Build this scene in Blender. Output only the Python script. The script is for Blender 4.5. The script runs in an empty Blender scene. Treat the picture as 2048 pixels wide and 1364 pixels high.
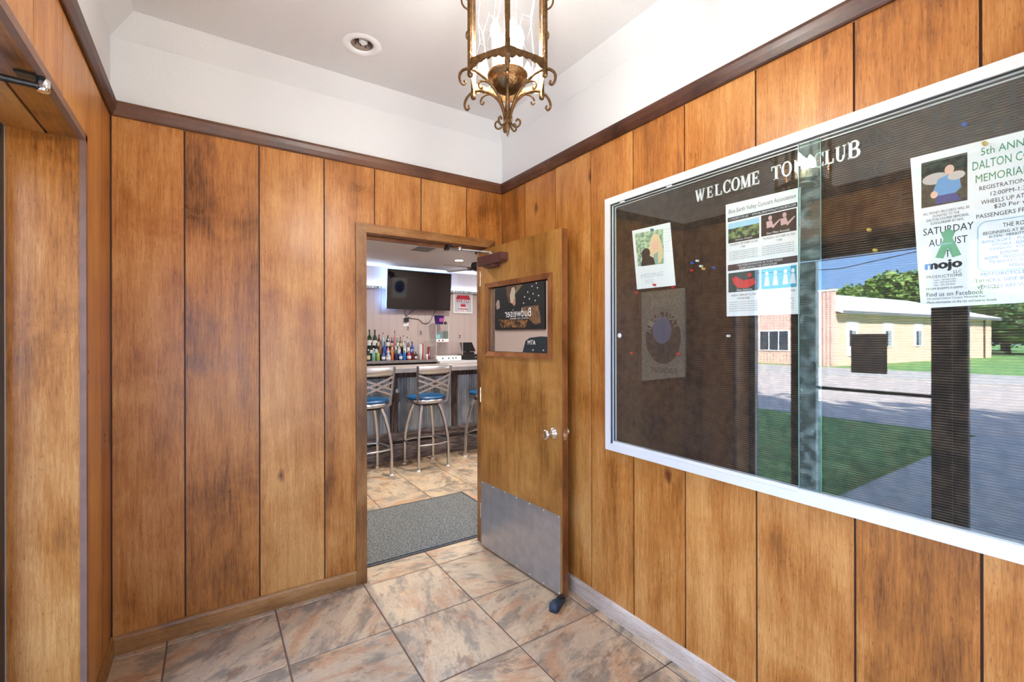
import bpy, math, random
from mathutils import Vector, Matrix
random.seed(7)
C = bpy.context.scene.collection
sc = bpy.context.scene
PI = math.pi
# ------------------------------------------------------------------ camera
yaw, roll = 0.5845, -0.0021
fw = Vector((math.sin(yaw), math.cos(yaw), 0)); rt = Vector((math.cos(yaw), -math.sin(yaw), 0)); up = Vector((0, 0, 1))
rt2 = rt*math.cos(roll) + up*math.sin(roll); up2 = -rt*math.sin(roll) + up*math.cos(roll)
cd = bpy.data.cameras.new('camera'); cam = bpy.data.objects.new('camera', cd); C.objects.link(cam)
cd.sensor_width = 36; cd.lens = 913.4*36/2048; cd.shift_y = -5.43/2048; cd.clip_start = 0.02; cd.clip_end = 500
m = Matrix((rt2, up2, -fw)).transposed().to_4x4(); m.translation = Vector((-1.7273, -2.7345, 1.4393)); cam.matrix_world = m
sc.camera = cam
# ------------------------------------------------------------------ exposure
sc.view_settings.view_transform = 'Standard'; sc.view_settings.look = 'None'
sc.view_settings.exposure = 1.1; sc.view_settings.gamma = 1.0; sc.cycles.max_bounces = 9; sc.cycles.diffuse_bounces = 5; sc.cycles.glossy_bounces = 4; sc.cycles.transparent_max_bounces = 24; sc.cycles.caustics_reflective = False; sc.cycles.caustics_refractive = False; sc.view_settings.use_curve_mapping = False
SKY, SUN, BULB, CAN = 4.3, 34.0, 330.0, 400.0
# ------------------------------------------------------------------ sky
w = bpy.data.worlds.new('sky'); sc.world = w; w.use_nodes = True
nt = w.node_tree; nt.nodes.clear()
def nd(t, typ, **kw):
    n = t.nodes.new(typ)
    for k, v in kw.items():
        if k == 'ins':
            for a, b in v.items(): n.inputs[a].default_value = b
        else: setattr(n, k, v)
    return n
tc = nd(nt, 'ShaderNodeTexCoord'); sep = nd(nt, 'ShaderNodeSeparateXYZ'); nt.links.new(tc.outputs['Generated'], sep.inputs[0])
ramp = nd(nt, 'ShaderNodeValToRGB'); nt.links.new(sep.outputs['Z'], ramp.inputs[0])
ramp.color_ramp.elements[0].position = 0.0; ramp.color_ramp.elements[0].color = (0.30, 0.54, 1.0, 1)
ramp.color_ramp.elements[1].position = 0.55; ramp.color_ramp.elements[1].color = (0.25, 0.48, 0.95, 1)
mp = nd(nt, 'ShaderNodeMapping'); mp.inputs['Scale'].default_value = (3, 3, 9); nt.links.new(tc.outputs['Generated'], mp.inputs[0])
ns = nd(nt, 'ShaderNodeTexNoise', ins={'Scale': 1.6, 'Detail': 6.0, 'Roughness': 0.55}); nt.links.new(mp.outputs[0], ns.inputs['Vector'])
cr = nd(nt, 'ShaderNodeValToRGB'); nt.links.new(ns.outputs[0], cr.inputs[0])
cr.color_ramp.elements[0].position = 0.53; cr.color_ramp.elements[0].color = (0, 0, 0, 1)
cr.color_ramp.elements[1].position = 0.72; cr.color_ramp.elements[1].color = (1, 1, 1, 1)
mx = nd(nt, 'ShaderNodeMixRGB'); mx.inputs[2].default_value = (1.5, 1.4, 1.5, 1)
nt.links.new(cr.outputs[0], mx.inputs[0]); nt.links.new(ramp.outputs[0], mx.inputs[1])
bg = nd(nt, 'ShaderNodeBackground', ins={'Strength': SKY}); nt.links.new(mx.outputs[0], bg.inputs[0])
ow = nd(nt, 'ShaderNodeOutputWorld'); nt.links.new(bg.outputs[0], ow.inputs[0])
# ------------------------------------------------------------------ sun (from over the roof, behind the entrance)
sl = bpy.data.lights.new('sun', 'SUN'); sl.energy = SUN; sl.angle = 0.009; sl.color = (1.0, 0.95, 0.90)
so = bpy.data.objects.new('sun', sl); C.objects.link(so)
so.rotation_euler = Vector((-0.55, 0.58, -0.60)).to_track_quat('-Z', 'Y').to_euler()

# ================================================================== helpers
ORI = {}
class MB:
    def __init__(s): s.v = []; s.f = []; s.sm = []; s.mi = []; s.m = 0
    def add(s, vs, fs, smooth=False):
        o = len(s.v); s.v += [tuple(x) for x in vs]
        for f in fs: s.f.append(tuple(i+o for i in f)); s.sm.append(smooth); s.mi.append(s.m)
        return s
    def box(s, x0, x1, y0, y1, z0, z1, ch=0):
        if x0 > x1: x0, x1 = x1, x0
        if y0 > y1: y0, y1 = y1, y0
        if z0 > z1: z0, z1 = z1, z0
        vs = [(x, y, z) for z in (z0, z1) for y in (y0, y1) for x in (x0, x1)]
        return s.add(vs, [(0, 2, 3, 1), (4, 5, 7, 6), (0, 1, 5, 4), (2, 6, 7, 3), (0, 4, 6, 2), (1, 3, 7, 5)])
    def prism(s, poly, ax, a, b):
        # poly of 2D points in the two other axes (in order), extruded along ax from a to b
        def P(u, v, t): return {'x': (t, u, v), 'y': (u, t, v), 'z': (u, v, t)}[ax]
        n = len(poly); vs = [P(u, v, a) for u, v in poly] + [P(u, v, b) for u, v in poly]
        return s.add(vs, [tuple(range(n))[::-1], tuple(range(n, 2*n))] + [(i, (i+1) % n, (i+1) % n+n, i+n) for i in range(n)])
    def tube(s, path, r, n=8, smooth=True, closed=False, flat=1.0):
        pts = [Vector(p) for p in path]; N = len(pts); vs = []; pu = None
        for i, p in enumerate(pts):
            if closed: t = (pts[(i+1) % N]-pts[i-1])
            else: t = (pts[min(i+1, N-1)]-pts[max(i-1, 0)])
            t.normalize()
            if pu is None:
                pu = Vector((0, 0, 1)) if abs(t.z) < 0.9 else Vector((1, 0, 0))
            pu = (pu - t*pu.dot(t)).normalized(); b = t.cross(pu)
            rr = r[i] if isinstance(r, (list, tuple)) else r
            for k in range(n):
                a = 2*PI*k/n + (PI/4 if n == 4 else 0); vs.append(p + pu*math.cos(a)*rr + b*math.sin(a)*rr*flat)
        fs = []
        for i in range(N if closed else N-1):
            j = (i+1) % N
            for k in range(n): fs.append((i*n+k, i*n+(k+1) % n, j*n+(k+1) % n, j*n+k))
        s.add(vs, fs, smooth)
        if not closed: s.add(vs[:n], [tuple(range(n))[::-1]]); s.add(vs[-n:], [tuple(range(n))])
        return s
    def lathe(s, prof, c=(0, 0, 0), n=16, axis='z', smooth=True, rot=0, cap=True):
        vs = []
        for r, z in prof:
            for k in range(n):
                a = 2*PI*k/n+rot; x, y = r*math.cos(a), r*math.sin(a)
                p = {'z': (x, y, z), 'x': (z, x, y), 'y': (y, z, x)}[axis]
                vs.append((p[0]+c[0], p[1]+c[1], p[2]+c[2]))
        fs = [(i*n+k, i*n+(k+1) % n, (i+1)*n+(k+1) % n, (i+1)*n+k) for i in range(len(prof)-1) for k in range(n)]
        s.add(vs, fs, smooth)
        if cap and prof[0][0] > 1e-6: s.add(vs[:n], [tuple(range(n))[::-1]])
        if cap and prof[-1][0] > 1e-6: s.add(vs[-n:], [tuple(range(n))])
        return s
    def mesh(s, name, mat):
        me = bpy.data.meshes.new(name); me.from_pydata(s.v, [], s.f)
        for mm in (mat if isinstance(mat, (list, tuple)) else [mat]): me.materials.append(mm)
        me.polygons.foreach_set('use_smooth', s.sm); me.polygons.foreach_set('material_index', s.mi); me.update()
        return me
    def build(s, name, mat, parent=None):
        if parent is not None:
            o0 = ORI.get(parent.name, Vector((0, 0, 0))); s.v = [tuple(Vector(p)-o0) for p in s.v]
        o = bpy.data.objects.new(name, s.mesh(name, mat)); C.objects.link(o)
        if parent is not None: o.parent = parent; ORI[o.name] = ORI.get(parent.name, Vector((0, 0, 0)))
        return o
def curve(path, k=3):
    P_ = [Vector(p) for p in path]; out = []
    for i in range(len(P_)-1):
        a, b, c_, d_ = P_[max(i-1, 0)], P_[i], P_[i+1], P_[min(i+2, len(P_)-1)]
        for j in range(k):
            t = j/k; out.append(0.5*((2*b)+(c_-a)*t+(2*a-5*b+4*c_-d_)*t*t+(3*b-a-3*c_+d_)*t*t*t))
    return out+[P_[-1]]
def tag(o, label=None, cat=None, group=None, kind=None):
    if label: o['label'] = label
    if cat: o['category'] = cat
    if group: o['group'] = group
    if kind: o['kind'] = kind
    return o
def thing(name, label, cat, loc=(0, 0, 0), rz=0, group=None, local=False, kind=None):
    """Empty at the base. local=True: parts are modelled in local coordinates, else in world coordinates."""
    o = bpy.data.objects.new(name, None); C.objects.link(o); o.location = loc; o.rotation_euler = (0, 0, rz); o.empty_display_size = 0.1
    tag(o, label, cat, group, kind); ORI[o.name] = Vector((0, 0, 0)) if local else Vector(loc)
    return o
def copy_tree(o, parent=None):
    c = o.copy(); C.objects.link(c)
    if parent is not None: c.parent = parent
    ORI[c.name] = ORI.get(o.name, Vector((0, 0, 0)))
    for ch in list(o.children): copy_tree(ch, c)
    return c
def struct(o, label, cat): return tag(o, label, cat, kind='structure')

_tc = {}
def text_geo(t):
    if t not in _tc:
        cu = bpy.data.curves.new('t', 'FONT'); cu.body = t; cu.size = 1; cu.resolution_u = 2; cu.fill_mode = 'FRONT'
        ob = bpy.data.objects.new('t', cu); me = bpy.data.meshes.new_from_object(ob)
        vs = [(v.co.x, v.co.y) for v in me.vertices]; fs = [tuple(p.vertices) for p in me.polygons]
        bpy.data.objects.remove(ob); bpy.data.meshes.remove(me); bpy.data.curves.remove(cu)
        x0 = min(v[0] for v in vs); x1 = max(v[0] for v in vs); y0 = min(v[1] for v in vs); y1 = max(v[1] for v in vs)
        _tc[t] = ([((x-x0)/(x1-x0), (y-y0)/(y1-y0)) for x, y in vs], fs)
    return _tc[t]
def put_text(mb, t, O, U, V, shear=0.0):
    """text t stretched over the parallelogram O, O+U, O+V"""
    vs, fs = text_geo(t); O, U, V = Vector(O), Vector(U), Vector(V)
    mb.add([O+U*(x+shear*y)+V*y for x, y in vs], fs)

# ================================================================== materials
def new_mat(name):
    m = bpy.data.materials.new(name); m.use_nodes = True; t = m.node_tree
    return m, t, t.nodes['Principled BSDF'], t.nodes['Material Output']
def srgb(r, g, b):
    f = lambda c: (c/255/12.92) if c/255 <= 0.04045 else ((c/255+0.055)/1.055)**2.4
    return (f(r), f(g), f(b), 1)
def plain(name, col, rough=0.5, metal=0.0, spec=0.5, noise=0.0, nscale=20, bump=0.0, bscale=80, emit=None, estr=0, coat=0):
    m, t, b, o = new_mat(name)
    b.inputs['Base Color'].default_value = col; b.inputs['Roughness'].default_value = rough; b.inputs['Metallic'].default_value = metal
    b.inputs['Specular IOR Level'].default_value = spec; b.inputs['Coat Weight'].default_value = coat
    if noise or bump:
        tcn = nd(t, 'ShaderNodeTexCoord')
    if noise:
        n = nd(t, 'ShaderNodeTexNoise', ins={'Scale': nscale, 'Detail': 4.0}); t.links.new(tcn.outputs['Object'], n.inputs['Vector'])
        x = nd(t, 'ShaderNodeMapRange', ins={'From Min': 0.25, 'From Max': 0.75, 'To Min': 1-noise, 'To Max': 1+noise*0.6}); t.links.new(n.outputs[0], x.inputs[0])
        v = nd(t, 'ShaderNodeVectorMath', operation='SCALE'); v.inputs[0].default_value = col[:3]; t.links.new(x.outputs[0], v.inputs['Scale'])
        t.links.new(v.outputs[0], b.inputs['Base Color'])
    if bump:
        n2 = nd(t, 'ShaderNodeTexNoise', ins={'Scale': bscale, 'Detail': 3.0}); t.links.new(tcn.outputs['Object'], n2.inputs['Vector'])
        bu = nd(t, 'ShaderNodeBump', ins={'Strength': bump, 'Distance': 0.004}); t.links.new(n2.outputs[0], bu.inputs['Height']); t.links.new(bu.outputs[0], b.inputs['Normal'])
    if emit: b.inputs['Emission Color'].default_value = emit; b.inputs['Emission Strength'].default_value = estr
    return m
def glass(name, refl=0.1, tint=(1, 1, 1, 1), rough=0.0):
    m, t, b, o = new_mat(name); t.nodes.remove(b)
    tr = nd(t, 'ShaderNodeBsdfTransparent'); tr.inputs[0].default_value = tint
    gl = nd(t, 'ShaderNodeBsdfGlossy'); gl.inputs['Roughness'].default_value = rough; gl.inputs[0].default_value = (1, 1, 1, 1)
    fr = nd(t, 'ShaderNodeLayerWeight', ins={'Blend': 0.5}); pw = nd(t, 'ShaderNodeMath', operation='POWER'); pw.inputs[1].default_value = 5.0; t.links.new(fr.outputs['Facing'], pw.inputs[0])
    mr = nd(t, 'ShaderNodeMath', operation='MULTIPLY_ADD'); mr.use_clamp = True; mr.inputs[1].default_value = 1-refl; mr.inputs[2].default_value = refl; t.links.new(pw.outputs[0], mr.inputs[0])
    mxs = nd(t, 'ShaderNodeMixShader'); t.links.new(mr.outputs[0], mxs.inputs[0]); t.links.new(tr.outputs[0], mxs.inputs[1]); t.links.new(gl.outputs[0], mxs.inputs[2])
    t.links.new(mxs.outputs[0], o.inputs[0]); return m
def wood(name, dark, mid, light, rough=0.33, along='z', knots=0.0, grain=1.0, fleck=0.5, blotch=1.0, bump=0.15, rvar=0.12):
    m, t, b, o = new_mat(name); L = t.links.new
    tcn = nd(t, 'ShaderNodeTexCoord'); sp = nd(t, 'ShaderNodeSeparateXYZ'); L(tcn.outputs['Object'], sp.inputs[0])
    inf = nd(t, 'ShaderNodeObjectInfo')
    rnd = nd(t, 'ShaderNodeMath', operation='MULTIPLY'); rnd.inputs[1].default_value = 43.0; L(inf.outputs['Random'], rnd.inputs[0])
    add = nd(t, 'ShaderNodeMath', operation='ADD')
    a, b1, lz = {'z': ('X', 'Y', 'Z'), 'x': ('Y', 'Z', 'X'), 'y': ('X', 'Z', 'Y')}[along]
    L(sp.outputs[a], add.inputs[0]); L(sp.outputs[b1], add.inputs[1])
    cmb = nd(t, 'ShaderNodeCombineXYZ'); L(add.outputs[0], cmb.inputs[0]); L(sp.outputs[lz], cmb.inputs[1]); L(rnd.outputs[0], cmb.inputs[2])
    def noise(sx, sy, det=4.0, rough_=0.55, dist=0.0):
        mpn = nd(t, 'ShaderNodeMapping'); mpn.inputs['Scale'].default_value = (sx, sy, 1); L(cmb.outputs[0], mpn.inputs[0])
        n = nd(t, 'ShaderNodeTexNoise', ins={'Scale': 1.0, 'Detail': det, 'Roughness': rough_, 'Distortion': dist}); L(mpn.outputs[0], n.inputs['Vector']); return n
    def mad(x, k, c):
        q = nd(t, 'ShaderNodeMath', operation='MULTIPLY_ADD'); q.inputs[1].default_value = k; L(x, q.inputs[0])
        if isinstance(c, float): q.inputs[2].default_value = c
        else: L(c, q.inputs[2])
        return q.outputs[0]
    n1 = noise(9, 0.8, 4.0, 0.55, 0.6); n2 = noise(130, 6.0, 4.0, 0.65); n3 = noise(3.6, 2.6, 6.0, 0.6, 0.5); n4 = noise(420, 26, 2.0)
    v = mad(n1.outputs[0], 0.48, mad(n3.outputs[0], 0.95*blotch, mad(n2.outputs[0], 0.34*grain, mad(n4.outputs[0], 0.22*grain, -0.24-0.475*blotch+0.28-0.28*grain+0.22))))
    rv = mad(inf.outputs['Random'], 2*rvar, -rvar)
    vv = nd(t, 'ShaderNodeMath', operation='ADD'); L(v, vv.inputs[0]); L(rv, vv.inputs[1])
    r = nd(t, 'ShaderNodeValToRGB'); L(vv.outputs[0], r.inputs[0]); e = r.color_ramp.elements
    e[0].position = 0.25; e[0].color = dark; e[1].position = 0.76; e[1].color = light; q = e.new(0.48); q.color = mid
    col = r.outputs[0]
    if fleck:
        nf = noise(260, 44, 1.0, 0.5); mr = nd(t, 'ShaderNodeMapRange', ins={'From Min': 0.66, 'From Max': 0.72, 'To Min': 0.0, 'To Max': fleck}); L(nf.outputs[0], mr.inputs[0])
        mxn = nd(t, 'ShaderNodeMixRGB', blend_type='MULTIPLY'); mxn.inputs[2].default_value = (0.30, 0.2, 0.15, 1); L(mr.outputs[0], mxn.inputs[0]); L(col, mxn.inputs[1]); col = mxn.outputs[0]
    if knots:
        mpn = nd(t, 'ShaderNodeMapping'); mpn.inputs['Scale'].default_value = (4.2, 2.3, 1); L(cmb.outputs[0], mpn.inputs[0])
        wn = noise(18, 9, 2.0)
        va = nd(t, 'ShaderNodeVectorMath', operation='MULTIPLY_ADD'); va.inputs[1].default_value = (0.16, 0.16, 0); L(wn.outputs[1], va.inputs[0]); L(mpn.outputs[0], va.inputs[2])
        vo = nd(t, 'ShaderNodeTexVoronoi', ins={'Scale': 1.0, 'Randomness': 1.0}); L(va.outputs[0], vo.inputs['Vector'])
        sc_ = nd(t, 'ShaderNodeSeparateXYZ'); L(vo.outputs['Color'], sc_.inputs[0])
        big = nd(t, 'ShaderNodeMapRange', ins={'From Min': 0.12, 'From Max': 0.035, 'To Min': 0.0, 'To Max': 1.0}); L(vo.outputs['Distance'], big.inputs[0])
        gate = nd(t, 'ShaderNodeMath', operation='LESS_THAN'); gate.inputs[1].default_value = knots; L(sc_.outputs[0], gate.inputs[0])
        k1 = nd(t, 'ShaderNodeMath', operation='MULTIPLY'); L(big.outputs[0], k1.inputs[0]); L(gate.outputs[0], k1.inputs[1])
        mk = nd(t, 'ShaderNodeMixRGB', blend_type='MULTIPLY'); mk.inputs[2].default_value = (0.30, 0.19, 0.15, 1); L(k1.outputs[0], mk.inputs[0]); L(col, mk.inputs[1]); col = mk.outputs[0]
    L(col, b.inputs['Base Color'])
    b.inputs['Roughness'].default_value = rough
    rr = nd(t, 'ShaderNodeMapRange', ins={'From Min': 0.3, 'From Max': 0.7, 'To Min': rough-0.06, 'To Max': rough+0.1}); L(n3.outputs[0], rr.inputs[0]); L(rr.outputs[0], b.inputs['Roughness'])
    if bump:
        bu = nd(t, 'ShaderNodeBump', ins={'Strength': bump, 'Distance': 0.0015}); L(n2.outputs[0], bu.inputs['Height']); L(bu.outputs[0], b.inputs['Normal'])
    return m
M = {}
M['panel'] = wood('honey_wood_panelling', srgb(96, 52, 17), srgb(176, 110, 46), srgb(218, 160, 92), rough=0.33, blotch=0.62, knots=0.55, grain=1.2, fleck=0.42, rvar=0.07)
M['panel_h'] = wood('honey_wood_soffit', srgb(96, 52, 17), srgb(176, 110, 46), srgb(218, 160, 92), rough=0.34, along='y')
M['casing'] = wood('casing_wood', srgb(82, 50, 24), srgb(142, 94, 48), srgb(182, 132, 80), rough=0.36, fleck=0.5, rvar=0.05)
M['casing_h'] = wood('casing_wood_lying', srgb(82, 50, 24), srgb(142, 94, 48), srgb(182, 132, 80), rough=0.36, along='x', fleck=0.5, rvar=0.05)
M['door'] = wood('veneer_door', srgb(94, 56, 22), srgb(158, 105, 46), srgb(196, 145, 78), rough=0.36, blotch=0.8, grain=1.2, fleck=0.35, rvar=0.0)
M['doorframe'] = wood('door_light_moulding', srgb(84, 44, 20), srgb(134, 78, 40), srgb(174, 116, 70), rough=0.4, fleck=0.3, rvar=0.1)
M['groove'] = plain('dark_groove', srgb(66, 34, 14), 0.6)
M['crown_y'] = wood('dark_crown_y', srgb(46, 24, 16), srgb(84, 50, 36), srgb(128, 92, 72), rough=0.36, along='y', fleck=0.3)
M['crown_x'] = wood('dark_crown_x', srgb(40, 18, 8), srgb(78, 44, 24), srgb(112, 70, 44), rough=0.36, along='x', fleck=0.3)
M['bead'] = plain('brown_corner_bead', srgb(132, 98, 82), 0.5, noise=0.15)
M['base_x'] = wood('oak_baseboard', srgb(96, 60, 28), srgb(162, 112, 60), srgb(200, 150, 92), rough=0.45, along='x', blotch=0.6)
M['base_y'] = wood('worn_baseboard', srgb(116, 88, 64), srgb(178, 152, 128), srgb(218, 202, 184), rough=0.5, along='y', blotch=0.6, grain=1.4)
M['plaster'] = plain('white_plaster', (0.75, 0.75, 0.745, 1), 0.75, bump=0.55, bscale=110)
M['white'] = plain('white_enamel', (0.85, 0.85, 0.84, 1), 0.35)
M['alu'] = plain('white_aluminium', (0.80, 0.81, 0.82, 1), 0.32, metal=0.15)
M['trackdark'] = plain('dark_track', (0.02, 0.02, 0.02, 1), 0.5)
M['bronze'] = plain('dark_bronze_aluminium', (0.022, 0.02, 0.018, 1), 0.35, metal=0.3)
M['black'] = plain('black_plastic', (0.012, 0.012, 0.013, 1), 0.35)
M['steel'] = plain('brushed_steel', (0.47, 0.475, 0.48, 1), 0.34, metal=0.78, noise=0.18, nscale=14)
M['chrome'] = plain('chrome', (0.82, 0.83, 0.85, 1), 0.08, metal=1.0)
M['brassy'] = plain('worn_nickel', (0.66, 0.55, 0.42, 1), 0.25, metal=1.0)
M['stoolmetal'] = plain('stool_steel', (0.58, 0.60, 0.63, 1), 0.26, metal=1.0)
M['antique'] = plain('antique_brass', (0.22, 0.125, 0.055, 1), 0.32, metal=1.0, noise=0.5, nscale=90, bump=0.5, bscale=160)
M['cream'] = plain('candle_sleeve', (0.80, 0.70, 0.48, 1), 0.5)
M['lglass'] = glass('lantern_glass', 0.05)
M['etch'] = plain('etched_line', (0.9, 0.9, 0.9, 1), 0.5)
M['caseglass'] = glass('case_glass', 0.056, (0.965, 0.985, 0.975, 1))
M['sfglass'] = glass('storefront_glass', 0.045, (0.97, 0.98, 0.975, 1))
M['glassedge'] = plain('green_glass_edge', (0.25, 0.42, 0.36, 1), 0.15)
M['mirrorglass'] = glass('dark_reflective_glass', 0.74, (0.10, 0.10, 0.10, 1))
M['paper'] = plain('white_paper', (0.89, 0.90, 0.91, 1), 0.6)
M['ink'] = plain('black_ink', (0.02, 0.02, 0.022, 1), 0.6)
M['shadedpaper'] = plain('shaded_paper_back', (0.28, 0.28, 0.29, 1), 0.6)
M['greenink'] = plain('green_ink', (0.07, 0.30, 0.16, 1), 0.6)
M['blueink'] = plain('light_blue_ink', (0.18, 0.50, 0.66, 1), 0.6)
M['letter'] = plain('white_letter_plastic', (0.9, 0.9, 0.9, 1), 0.4)
M['ghost'] = plain('faded_lettering', (0.010, 0.011, 0.010, 1), 0.7)
M['bulb'] = plain('lamp_bulb', (1, 1, 1, 1), 0.3, emit=(1.0, 0.955, 0.88, 1), estr=BULB)
M['lamp'] = plain('downlight_disc', (1, 1, 1, 1), 0.3, emit=(1.0, 0.98, 0.96, 1), estr=CAN)
M['led'] = plain('blue_led', (0.2, 0.4, 1, 1), 0.4, emit=(0.22, 0.45, 1.0, 1), estr=26)
M['rubber'] = plain('navy_rubber', (0.018, 0.035, 0.06, 1), 0.55)
M['closer'] = plain('brown_closer', srgb(92, 52, 48), 0.4, noise=0.15)
M['barwall'] = plain('taupe_wall_panelling', srgb(196, 178, 170), 0.55)
M['barceil'] = plain('grey_ceiling', (0.84, 0.84, 0.82, 1), 0.8, bump=0.3, bscale=60)
def two(name, c1, c2, scale, rough=0.6, lo=0.4, hi=0.6, bump=0.0, stretch=(1, 1, 1), detail=5.0, third=None, metal=0.0):
    m, t, b, o = new_mat(name); L = t.links.new
    tcn = nd(t, 'ShaderNodeTexCoord'); mpn = nd(t, 'ShaderNodeMapping'); mpn.inputs['Scale'].default_value = stretch; L(tcn.outputs['Object'], mpn.inputs[0])
    n = nd(t, 'ShaderNodeTexNoise', ins={'Scale': scale, 'Detail': detail}); L(mpn.outputs[0], n.inputs['Vector'])
    r = nd(t, 'ShaderNodeValToRGB'); L(n.outputs[0], r.inputs[0]); e = r.color_ramp.elements
    e[0].position = lo; e[0].color = c1; e[1].position = hi; e[1].color = c2
    if third: q = e.new((lo+hi)/2); q.color = third
    L(r.outputs[0], b.inputs['Base Color']); b.inputs['Roughness'].default_value = rough; b.inputs['Metallic'].default_value = metal
    if bump: bu = nd(t, 'ShaderNodeBump', ins={'Strength': bump, 'Distance': 0.01}); L(n.outputs[0], bu.inputs['Height']); L(bu.outputs[0], b.inputs['Normal'])
    return m
M['felt'] = two('brown_felt', srgb(58, 46, 38), srgb(84, 68, 54), 30, 0.9)
M['galv'] = two('galvanised_sheet', (0.20, 0.23, 0.26, 1), (0.52, 0.58, 0.62, 1), 9, 0.38, 0.35, 0.65, stretch=(1, 1, 0.25), metal=0.75)
M['barn'] = two('grey_barn_wood', srgb(80, 70, 68), srgb(140, 128, 124), 6, 0.6, stretch=(1.2, 1, 14))
M['barnv'] = two('dark_barn_wood', srgb(50, 36, 34), srgb(96, 78, 72), 6, 0.6, stretch=(14, 1, 1.2))
M['counter'] = two('bar_top', srgb(120, 108, 100), srgb(176, 166, 158), 8, 0.22, stretch=(0.6, 6, 6))
M['mat'] = two('grey_mat_pile', srgb(84, 86, 84), srgb(170, 172, 168), 110, 0.95, 0.42, 0.6, bump=1.0, stretch=(1, 2.2, 1), detail=3.0)
M['matedge'] = plain('mat_rubber', (0.035, 0.04, 0.045, 1), 0.6)
M['grass'] = two('lawn', (0.07, 0.20, 0.05, 1), (0.22, 0.40, 0.11, 1), 5, 0.9, bump=0.6)
M['blade'] = two('grass_blade', (0.07, 0.21, 0.05, 1), (0.20, 0.40, 0.11, 1), 3, 0.8)
M['concrete'] = two('concrete', (0.36, 0.34, 0.32, 1), (0.50, 0.48, 0.45, 1), 6, 0.85)
M['asphalt'] = two('street', (0.45, 0.38, 0.345, 1), (0.55, 0.475, 0.43, 1), 4, 0.9)
M['peach'] = plain('peach_siding', srgb(228, 194, 174), 0.7, noise=0.05, nscale=2)
M['pinkrib'] = plain('pink_ribbed_steel', srgb(222, 186, 172), 0.5)
M['roofwhite'] = plain('white_metal_roof', (0.80, 0.80, 0.80, 1), 0.4)
M['winglass'] = plain('dark_window_glass', (0.03, 0.04, 0.05, 1), 0.1)
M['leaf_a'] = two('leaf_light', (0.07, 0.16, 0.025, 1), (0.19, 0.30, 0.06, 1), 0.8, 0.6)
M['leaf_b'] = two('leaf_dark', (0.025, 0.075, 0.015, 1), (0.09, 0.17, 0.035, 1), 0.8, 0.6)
M['bark'] = two('bark', (0.05, 0.035, 0.025, 1), (0.12, 0.09, 0.07, 1), 8, 0.9)
M['brickwall'] = plain('exterior_render', (0.42, 0.36, 0.32, 1), 0.8)

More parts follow.
